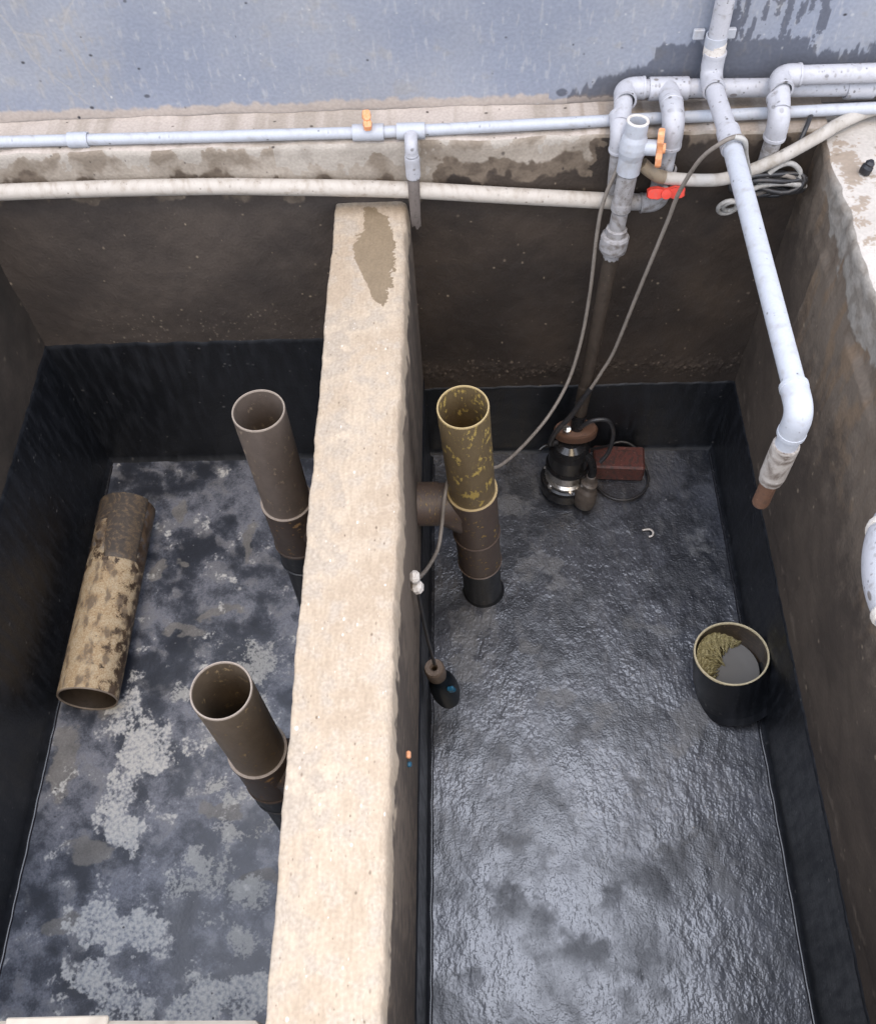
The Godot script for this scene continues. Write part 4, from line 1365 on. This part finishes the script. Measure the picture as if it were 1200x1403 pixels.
	var q := smooth([Vector3(1.060, 0.20, 1.00), Vector3(1.026, 0.20, 1.045), Vector3(1.006, 0.20, 1.095), Vector3(1.001, 0.20, 1.15), Vector3(1.014, 0.20, 1.21), Vector3(1.045, 0.20, 1.27)], 6)
	sweep(mb, q.slice(4, 22), [0.044], 32)
	part("elbow", mb, mats.pvc, root)
	mb = MB.new()
	sweep(mb, [Vector3(1.15, 0.20, 0.90), q[0], q[3], q[6]], [0.038], 32)
	part("pipe", mb, mats.pvc, root)
	mb = MB.new()
	sweep(mb, [q[20], q[24], q[24] + (q[30] - q[24]).normalized() * 0.35 + Vector3(0, -0.012, 0)], [0.039], 32)
	part("pipe", mb, mats.pvc, root)
	for e in [6, 20]:
		var d: Vector3 = (q[e + 1] - q[e - 1]).normalized()
		coupling(root, q[e], d, 0.0475, 0.014, mats.white, "lip")
	mb = MB.new()
	block(mb, Vector3(1.20, YS + 0.012, 0.90), Vector3(0.09, 0.02, 0.09), Basis.IDENTITY, 0.004)
	part("pad", mb, mats.concrete, root)

# ------------------------------------------------------------------ pump and riser
func make_pump() -> void:
	var root := thing("pump_riser", "upright riser pipe with open top, orange handled valve and union nut", "pipe", Vector3(0.70, -0.65, 0.09))
	var t := Vector3(0.730, 0.238, 0.060)
	var b := Vector3(0.681, -0.655, 0.122)
	var d := (t - b).normalized()
	var L := (t - b).length()
	var at := func(y: float) -> float: return (y - b.y) / d.y     # distance up the axis for a height
	var mb := MB.new()
	lathe(mb, b, d, [Vector2(0.017, at.call(0.20)), Vector2(0.0175, L - 0.002), Vector2(0.0185, L), Vector2(0.0225, L), Vector2(0.0235, L - 0.003), Vector2(0.0235, at.call(0.208)), Vector2(0.027, at.call(0.198)), Vector2(0.0295, at.call(0.182)), Vector2(0.0295, at.call(0.170)), Vector2(0.0265, at.call(0.158)), Vector2(0.0255, at.call(0.154)), Vector2(0.0255, at.call(0.118)), Vector2(0.024, at.call(0.1165)), Vector2(0.0195, at.call(0.1165))], 32)
	var vb := part("valve_body", mb, mats.pvc_valve if mats.has("pvc_valve") else mats.pvc_blue, root)
	mb = MB.new()
	lathe(mb, b, d, [Vector2(0.0, at.call(0.215)), Vector2(0.009, at.call(0.213)), Vector2(0.0174, at.call(0.208))], 20)
	part("grit_plug", mb, mats.weight, vb)
	mb = MB.new()
	lathe(mb, b, d, [Vector2(0.0172, L - 0.001), Vector2(0.0183, L + 0.0012), Vector2(0.0226, L + 0.0012), Vector2(0.0237, L - 0.001)], 32)
	part("rim", mb, mats.white, vb)
	var vc: Vector3 = b + d * float(at.call(0.178))
	var sd := Vector3(1, 0.06, 0.22).normalized()
	coupling(root, vc + sd * 0.036, sd, 0.0165, 0.026, mats.pvc_blue, "valve_bonnet")
	butterfly(root, vc + sd * 0.056, sd, Vector3(0.02, 1, -0.12), 0.082, 0.026, 0.013, mats.orange, "valve_handle")
	# reducer and pipe under the valve
	mb = MB.new()
	lathe(mb, b, d, [Vector2(0.0195, at.call(0.1165)), Vector2(0.0195, at.call(0.115)), Vector2(0.0215, at.call(0.113)), Vector2(0.0215, at.call(0.045)), Vector2(0.0225, at.call(0.04)), Vector2(0.0225, at.call(0.022)), Vector2(0.0185, at.call(0.016)), Vector2(0.0185, at.call(-0.05))], 28)
	part("reducer", mb, mats.pvc_dirty, root)
	mb = MB.new()
	lathe(mb, b, d, [Vector2(0.0185, at.call(-0.028)), Vector2(0.0245, at.call(-0.030)), Vector2(0.0245, at.call(-0.046)), Vector2(0.031, at.call(-0.047)), Vector2(0.0335, at.call(-0.052)), Vector2(0.0335, at.call(-0.080)), Vector2(0.031, at.call(-0.090)), Vector2(0.022, at.call(-0.085)), Vector2(0.019, at.call(-0.112))], 10)
	part("union_nut", mb, mats.pvc_dirty, root)
	mb = MB.new()
	lathe(mb, b, d, [Vector2(0.0185, at.call(-0.10)), Vector2(0.018, at.call(-0.54)), Vector2(0.0195, at.call(-0.545)), Vector2(0.0195, at.call(-0.60)), Vector2(0.018, at.call(-0.605)), Vector2(0.018, 0.0)], 26)
	part("lower_pipe", mb, mats.pvc_brown, root)

	var c := Vector3(0.660, H, 0.150)
	root = thing("submersible_pump", "black submersible pump with rusty top flange standing on the right floor", "pump", c)
	mb = MB.new()
	lathe(mb, c, Vector3.UP, [Vector2(0.045, 0.001), Vector2(0.060, 0.001), Vector2(0.062, 0.018), Vector2(0.074, 0.020), Vector2(0.078, 0.026), Vector2(0.078, 0.062), Vector2(0.074, 0.070), Vector2(0.060, 0.074)], 40)
	var vol := part("volute", mb, mats.pump_black, root)
	for k in 6:
		var an := TAU * k / 6.0 + 0.4
		mb = MB.new()
		lathe(mb, c + Vector3(cos(an) * 0.067, 0.070, sin(an) * 0.067), Vector3.UP, [Vector2(0.0065, 0.0), Vector2(0.0065, 0.008), Vector2(0.0, 0.009)], 6)
		part("bolt", mb, mats.steel, vol)
	mb = MB.new()
	lathe(mb, c, Vector3.UP, [Vector2(0.060, 0.074), Vector2(0.066, 0.076), Vector2(0.066, 0.086), Vector2(0.058, 0.092), Vector2(0.0555, 0.130), Vector2(0.050, 0.134)], 40)
	part("steel_band", mb, mats.steel, root)
	mb = MB.new()
	lathe(mb, c, Vector3.UP, [Vector2(0.050, 0.132), Vector2(0.064, 0.134), Vector2(0.066, 0.139), Vector2(0.064, 0.146), Vector2(0.060, 0.152), Vector2(0.060, 0.205), Vector2(0.057, 0.222), Vector2(0.048, 0.238), Vector2(0.030, 0.248), Vector2(0.0, 0.250)], 40)
	part("motor_housing", mb, mats.pump_black, root)
	# rusty oval flange / handle on top
	mb = MB.new()
	var fl := MB.new()
	lathe(fl, Vector3.ZERO, Vector3.UP, [Vector2(0.0, -0.012), Vector2(0.050, -0.012), Vector2(0.056, -0.006), Vector2(0.057, 0.018), Vector2(0.053, 0.026), Vector2(0.0, 0.028)], 36)
	for k in fl.v.size():
		mb.put(Vector3(fl.v[k].x * 1.10, fl.v[k].y, fl.v[k].z * 0.62) + c + Vector3(0.012, 0.268, -0.012), (fl.n[k] * Vector3(0.91, 1, 1.6)).normalized(), fl.t[k])
	mb.i = fl.i
	part("flange", mb, mats.pump_rust, root)
	# outlet casting at the front, bowed down to the volute
	mb = MB.new()
	lathe(mb, c + Vector3(0.050, 0.012, 0.072), Vector3(0.10, 1, -0.10), [Vector2(0.0, 0.0), Vector2(0.022, 0.002), Vector2(0.031, 0.014), Vector2(0.035, 0.034), Vector2(0.034, 0.058), Vector2(0.029, 0.078), Vector2(0.021, 0.090), Vector2(0.019, 0.094), Vector2(0.024, 0.096), Vector2(0.025, 0.110), Vector2(0.020, 0.114), Vector2(0.016, 0.120), Vector2(0.014, 0.140), Vector2(0.0, 0.148)], 20, 0.05)
	part("outlet_casting", mb, mats.pump_cast, root)
	mb = MB.new()
	sweep(mb, smooth([c + Vector3(0.062, 0.145, 0.058), c + Vector3(0.066, 0.170, 0.054), c + Vector3(0.060, 0.200, 0.044), c + Vector3(0.042, 0.222, 0.030)], 5), [0.0125, 0.0125, 0.012], 14)
	part("outlet_arm", mb, mats.pump_black, root)
	# threaded outlet up to the riser
	mb = MB.new()
	sweep(mb, smooth([c + Vector3(0.014, 0.285, -0.012), c + Vector3(0.016, 0.31, -0.016), c + Vector3(0.019, 0.336, -0.024)], 4), [0.021, 0.021, 0.018, 0.018, 0.020, 0.020, 0.0205, 0.0205, 0.0205], 20)
	part("outlet_nipple", mb, mats.pump_black, root)
	mb = MB.new()
	lathe(mb, c + Vector3(-0.012, 0.296, 0.004), Vector3(-0.2, 1, 0.3), [Vector2(0.010, 0.0), Vector2(0.011, 0.004), Vector2(0.011, 0.026), Vector2(0.0, 0.030)], 12)
	part("cable_gland", mb, mats.steel, root)
	mb = MB.new()
	sweep(mb, smooth([c + Vector3(0.02, 0.305, 0.0), c + Vector3(0.05, 0.345, 0.005), c + Vector3(0.095, 0.345, 0.005), c + Vector3(0.115, 0.295, 0.012), c + Vector3(0.108, 0.235, 0.03), c + Vector3(0.085, 0.20, 0.045)], 7), [0.0062], 12)
	part("motor_cable", mb, mats.cable_dark, root)
	mb = MB.new()
	sweep(mb, smooth([c + Vector3(-0.045, 0.245, 0.01), c + Vector3(-0.075, 0.250, 0.018), c + Vector3(-0.092, 0.246, 0.03)], 5), [0.009, 0.008, 0.006], 10)
	part("lug", mb, mats.pump_black, root)

	# brick behind the pump
	mb = MB.new()
	var bb := Basis(Vector3.UP, -0.07)
	block(mb, Vector3(0.826, H + 0.037, 0.084), Vector3(0.155, 0.070, 0.085), bb, 0.006)
	single("brick", mb, mats.brick, Vector3(0.826, H, 0.084), "dark red brick lying on the floor behind the black pump", "brick")

func make_cables() -> void:
	var mb := MB.new()
	# float switch cable: from the riser, behind the tall drain pipe, over the tee to the clamp, down to the weight
	var a := smooth([Vector3(0.712, 0.150, 0.040), Vector3(0.702, 0.118, 0.056), Vector3(0.676, 0.004, 0.064), Vector3(0.671, -0.217, 0.09), Vector3(0.658, -0.367, 0.12), Vector3(0.625, -0.48, 0.17), Vector3(0.557, -0.546, 0.25), Vector3(0.445, -0.485, 0.415), Vector3(0.370, -0.405, 0.470), Vector3(0.325, -0.375, 0.515), Vector3(0.309, -0.375, 0.575), Vector3(0.300, -0.440, 0.612), Vector3(0.290, -0.47, 0.66), Vector3(0.272, -0.42, 0.735), Vector3(0.257, -0.335, 0.810), Vector3(0.252, -0.30, 0.838)], 8)
	sweep(mb, a, [0.0046], 10)
	var root := thing("float_switch", "float switch cable draped over the brown tee down to a weighted blue float", "float switch", Vector3(0.25, -0.3, 0.84))
	part("cable", mb, mats.cable, root)
	mb = MB.new()
	sweep(mb, smooth([Vector3(0.252, -0.305, 0.845), Vector3(0.254, -0.35, 0.855), Vector3(0.262, -0.50, 0.866), Vector3(0.274, -0.665, 0.872)], 6), [0.0042], 10)
	part("hanging_cable", mb, mats.cable_dark, root)
	mb = MB.new()
	block(mb, Vector3(0.2495, -0.272, 0.846), Vector3(0.020, 0.030, 0.026), Basis(Vector3(1, 0, 0), 0.25), 0.006)
	block(mb, Vector3(0.253, -0.302, 0.853), Vector3(0.024, 0.026, 0.028), Basis(Vector3(0, 0, 1), 0.35), 0.007)
	part("clamp", mb, mats.white, root)
	mb = MB.new()
	var wd := Vector3(-0.10, 1.0, 0.05).normalized()
	var wc := Vector3(0.278, -0.735, 0.874)
	lathe(mb, wc, wd, [Vector2(0.0, -0.004), Vector2(0.016, -0.004), Vector2(0.023, 0.006), Vector2(0.025, 0.020), Vector2(0.025, 0.056), Vector2(0.022, 0.064), Vector2(0.010, 0.063), Vector2(0.006, 0.056)], 24)
	part("weight", mb, mats.weight, root)
	mb = MB.new()
	sweep(mb, smooth([wc + Vector3(0.004, -0.004, 0.0), wc + Vector3(0.010, -0.03, 0.004), wc + Vector3(0.020, -0.085, 0.010), wc + Vector3(0.028, -0.14, 0.016)], 5), [0.016, 0.022, 0.027, 0.030, 0.032, 0.034, 0.035, 0.036, 0.036, 0.036, 0.035, 0.033, 0.030, 0.026, 0.020, 0.012], 22)
	part("float_body", mb, mats.navy, root)
	mb = MB.new()
	block(mb, wc + Vector3(0.034, -0.012, 0.030), Vector3(0.018, 0.020, 0.012), Basis(Vector3(0, 0, 1), 0.4), 0.003)
	part("blue_cap", mb, mats.blue, root)

	# pump cable: tied to the discharge pipe, sagging to the riser and down to the pump
	root = thing("pump_cable", "thin grey cable hung from the discharge pipe down to the pump", "cable", Vector3(0.885, 0.25, 0.15))
	mb = MB.new()
	var pc := smooth([Vector3(0.930, 0.236, 0.150), Vector3(0.922, 0.262, 0.156), Vector3(0.905, 0.266, 0.160), Vector3(0.882, 0.255, 0.162), Vector3(0.849, 0.205, 0.15), Vector3(0.828, 0.105, 0.125), Vector3(0.820, 0.02, 0.112), Vector3(0.805, -0.075, 0.11), Vector3(0.780, -0.226, 0.11), Vector3(0.748, -0.398, 0.12), Vector3(0.722, -0.47, 0.13), Vector3(0.700, -0.515, 0.142), Vector3(0.672, -0.575, 0.150), Vector3(0.648, -0.625, 0.158), Vector3(0.610, -0.68, 0.17), Vector3(0.600, -0.735, 0.165), Vector3(0.620, -0.745, 0.155)], 8)
	sweep(mb, pc.slice(0, 90), [0.0046], 10)
	part("cable", mb, mats.cable, root)
	mb = MB.new()
	sweep(mb, pc.slice(89), [0.0075], 12)
	part("lower_cable", mb, mats.cable_dark, root)
	mb = MB.new()
	sweep(mb, smooth([Vector3(0.905, 0.266, 0.160), Vector3(0.926, 0.258, 0.162), Vector3(0.940, 0.215, 0.150), Vector3(0.960, 0.165, 0.125), Vector3(0.978, 0.118, 0.100), Vector3(0.985, 0.070, 0.086)], 7), [0.0054], 10)
	part("cable_end", mb, mats.cable_light, root)

	# bundle of coiled cable hanging in the corner
	root = thing("cable_coil", "tangled bundle of grey and black cable hanging in the rear right corner", "cable", Vector3(1.04, 0.05, 0.05))
	var rr := RandomNumberGenerator.new()
	rr.seed = 77
	for k in 9:
		var pts := []
		var cx := 1.042 + rr.randf_range(-0.008, 0.008)
		var cy := 0.044 + k * 0.0035 + rr.randf_range(-0.006, 0.006)
		var wx := rr.randf_range(0.055, 0.074)
		var wy := rr.randf_range(0.012, 0.026)
		var zz := 0.030 + 0.005 * k
		for s in 25:
			var an := TAU * s / 24.0
			pts.append(Vector3(cx + cos(an) * wx, cy + sin(an) * wy + 0.006 * sin(an * 3.0 + k), zz + 0.008 * sin(an * 2.0 + k * 1.3)))
		mb = MB.new()
		sweep(mb, pts, [0.0056], 9, false)
		part("loop", mb, mats.cable if k % 4 == 1 else mats.cable_dark, root)
	for e in [[0.962, 0.006, 0.020, 0.026], [0.968, 0.010, 0.016, 0.034]]:
		var pts := []
		for s in 23:
			var an := TAU * s / 22.0 * 0.86 + 0.5
			pts.append(Vector3(e[0] + cos(an) * e[2], e[1] + sin(an) * e[2] * 1.3, 0.055 + e[3] * 0.2 + 0.01 * sin(an)))
		pts.insert(0, Vector3(1.01, 0.035, 0.06))
		mb = MB.new()
		sweep(mb, smooth(pts, 2), [0.0055], 9)
		part("loop", mb, mats.cable_light, root)
	mb = MB.new()
	sweep(mb, smooth([Vector3(0.985, 0.060, 0.075), Vector3(1.02, 0.075, 0.075), Vector3(1.06, 0.078, 0.072), Vector3(1.10, 0.070, 0.070), Vector3(1.118, 0.062, 0.066)], 6), [0.0062], 10)
	part("cable_end", mb, mats.cable_light, root)
	mb = MB.new()
	sweep(mb, smooth([Vector3(1.012, 0.070, 0.070), Vector3(1.040, 0.105, 0.060), Vector3(1.072, 0.116, 0.055), Vector3(1.098, 0.098, 0.058), Vector3(1.102, 0.068, 0.064)], 6), [0.006], 10)
	part("cable_end", mb, mats.cable_light, root)
	mb = MB.new()
	sweep(mb, smooth([Vector3(1.066, 0.116, 0.05), Vector3(1.085, 0.142, 0.035), Vector3(1.10, 0.168, 0.012), Vector3(1.12, 0.176, -0.03)], 6), [0.005], 10)
	part("cable_end", mb, mats.cable_dark, root)

	# thin wire looped round the brick
	mb = MB.new()
	var loop := []
	for s in 33:
		var an := -2.0 + TAU * s / 32.0 * 0.80
		var x := 0.835 + cos(an) * 0.083
		var z := 0.120 + sin(an) * 0.085
		loop.append(Vector3(x, H + 0.012 + 0.075 * smoothstep(0.10, 0.02, z), z))
	loop.insert(0, Vector3(0.735, H + 0.12, 0.09))
	sweep(mb, smooth(loop, 2), [0.0042], 10)
	single("wire_loop", mb, mats.cable_dark, Vector3(0.835, H, 0.12), "thin dark wire looped around the red brick beside the pump", "wire")

func make_small_things() -> void:
	# black rubber knob left on the slab
	var mb := MB.new()
	var c := Vector3(1.206, YS + 0.003, 0.126)
	lathe(mb, c, Vector3(0.15, 1, 0.1), [Vector2(0.011, 0.0), Vector2(0.0125, 0.004), Vector2(0.0125, 0.016), Vector2(0.009, 0.022), Vector2(0.010, 0.026), Vector2(0.006, 0.031), Vector2(0.0, 0.032)], 9, 0.08)
	single("rubber_knob", mb, mats.rubber, c, "small black rubber knob lying on the pale slab at right", "knob")
	# bent scrap of pale plastic on the wet floor
	mb = MB.new()
	var pts := []
	for s in 15:
		var an := -1.9 + s / 14.0 * 3.6
		pts.append(Vector3(0.898 + cos(an) * 0.013, H + 0.0065, 0.320 + sin(an) * 0.013))
	pts.insert(0, pts[0] + Vector3(-0.014, 0, 0.002))
	sweep(mb, pts, [0.0032], 8)
	single("hook_scrap", mb, mats.white, Vector3(0.898, H, 0.32), "tiny pale hook shaped scrap lying on the wet right floor", "scrap")
	# plug of tape in the face of the dividing wall
	mb = MB.new()
	block(mb, Vector3(XD2 + 0.004, -0.262, 1.228), Vector3(0.008, 0.026, 0.014), Basis(Vector3(1, 0, 0), 0.3), 0.002)
	var root := thing("wall_plug", "small orange and blue plug stuck in the side of the dividing wall", "plug", Vector3(XD2, -0.28, 1.24))
	part("plug_body", mb, mats.orange, root)
	mb = MB.new()
	block(mb, Vector3(XD2 + 0.004, -0.288, 1.238), Vector3(0.008, 0.020, 0.010), Basis(Vector3(1, 0, 0), 0.3), 0.002)
	part("plug_tip", mb, mats.blue, root)
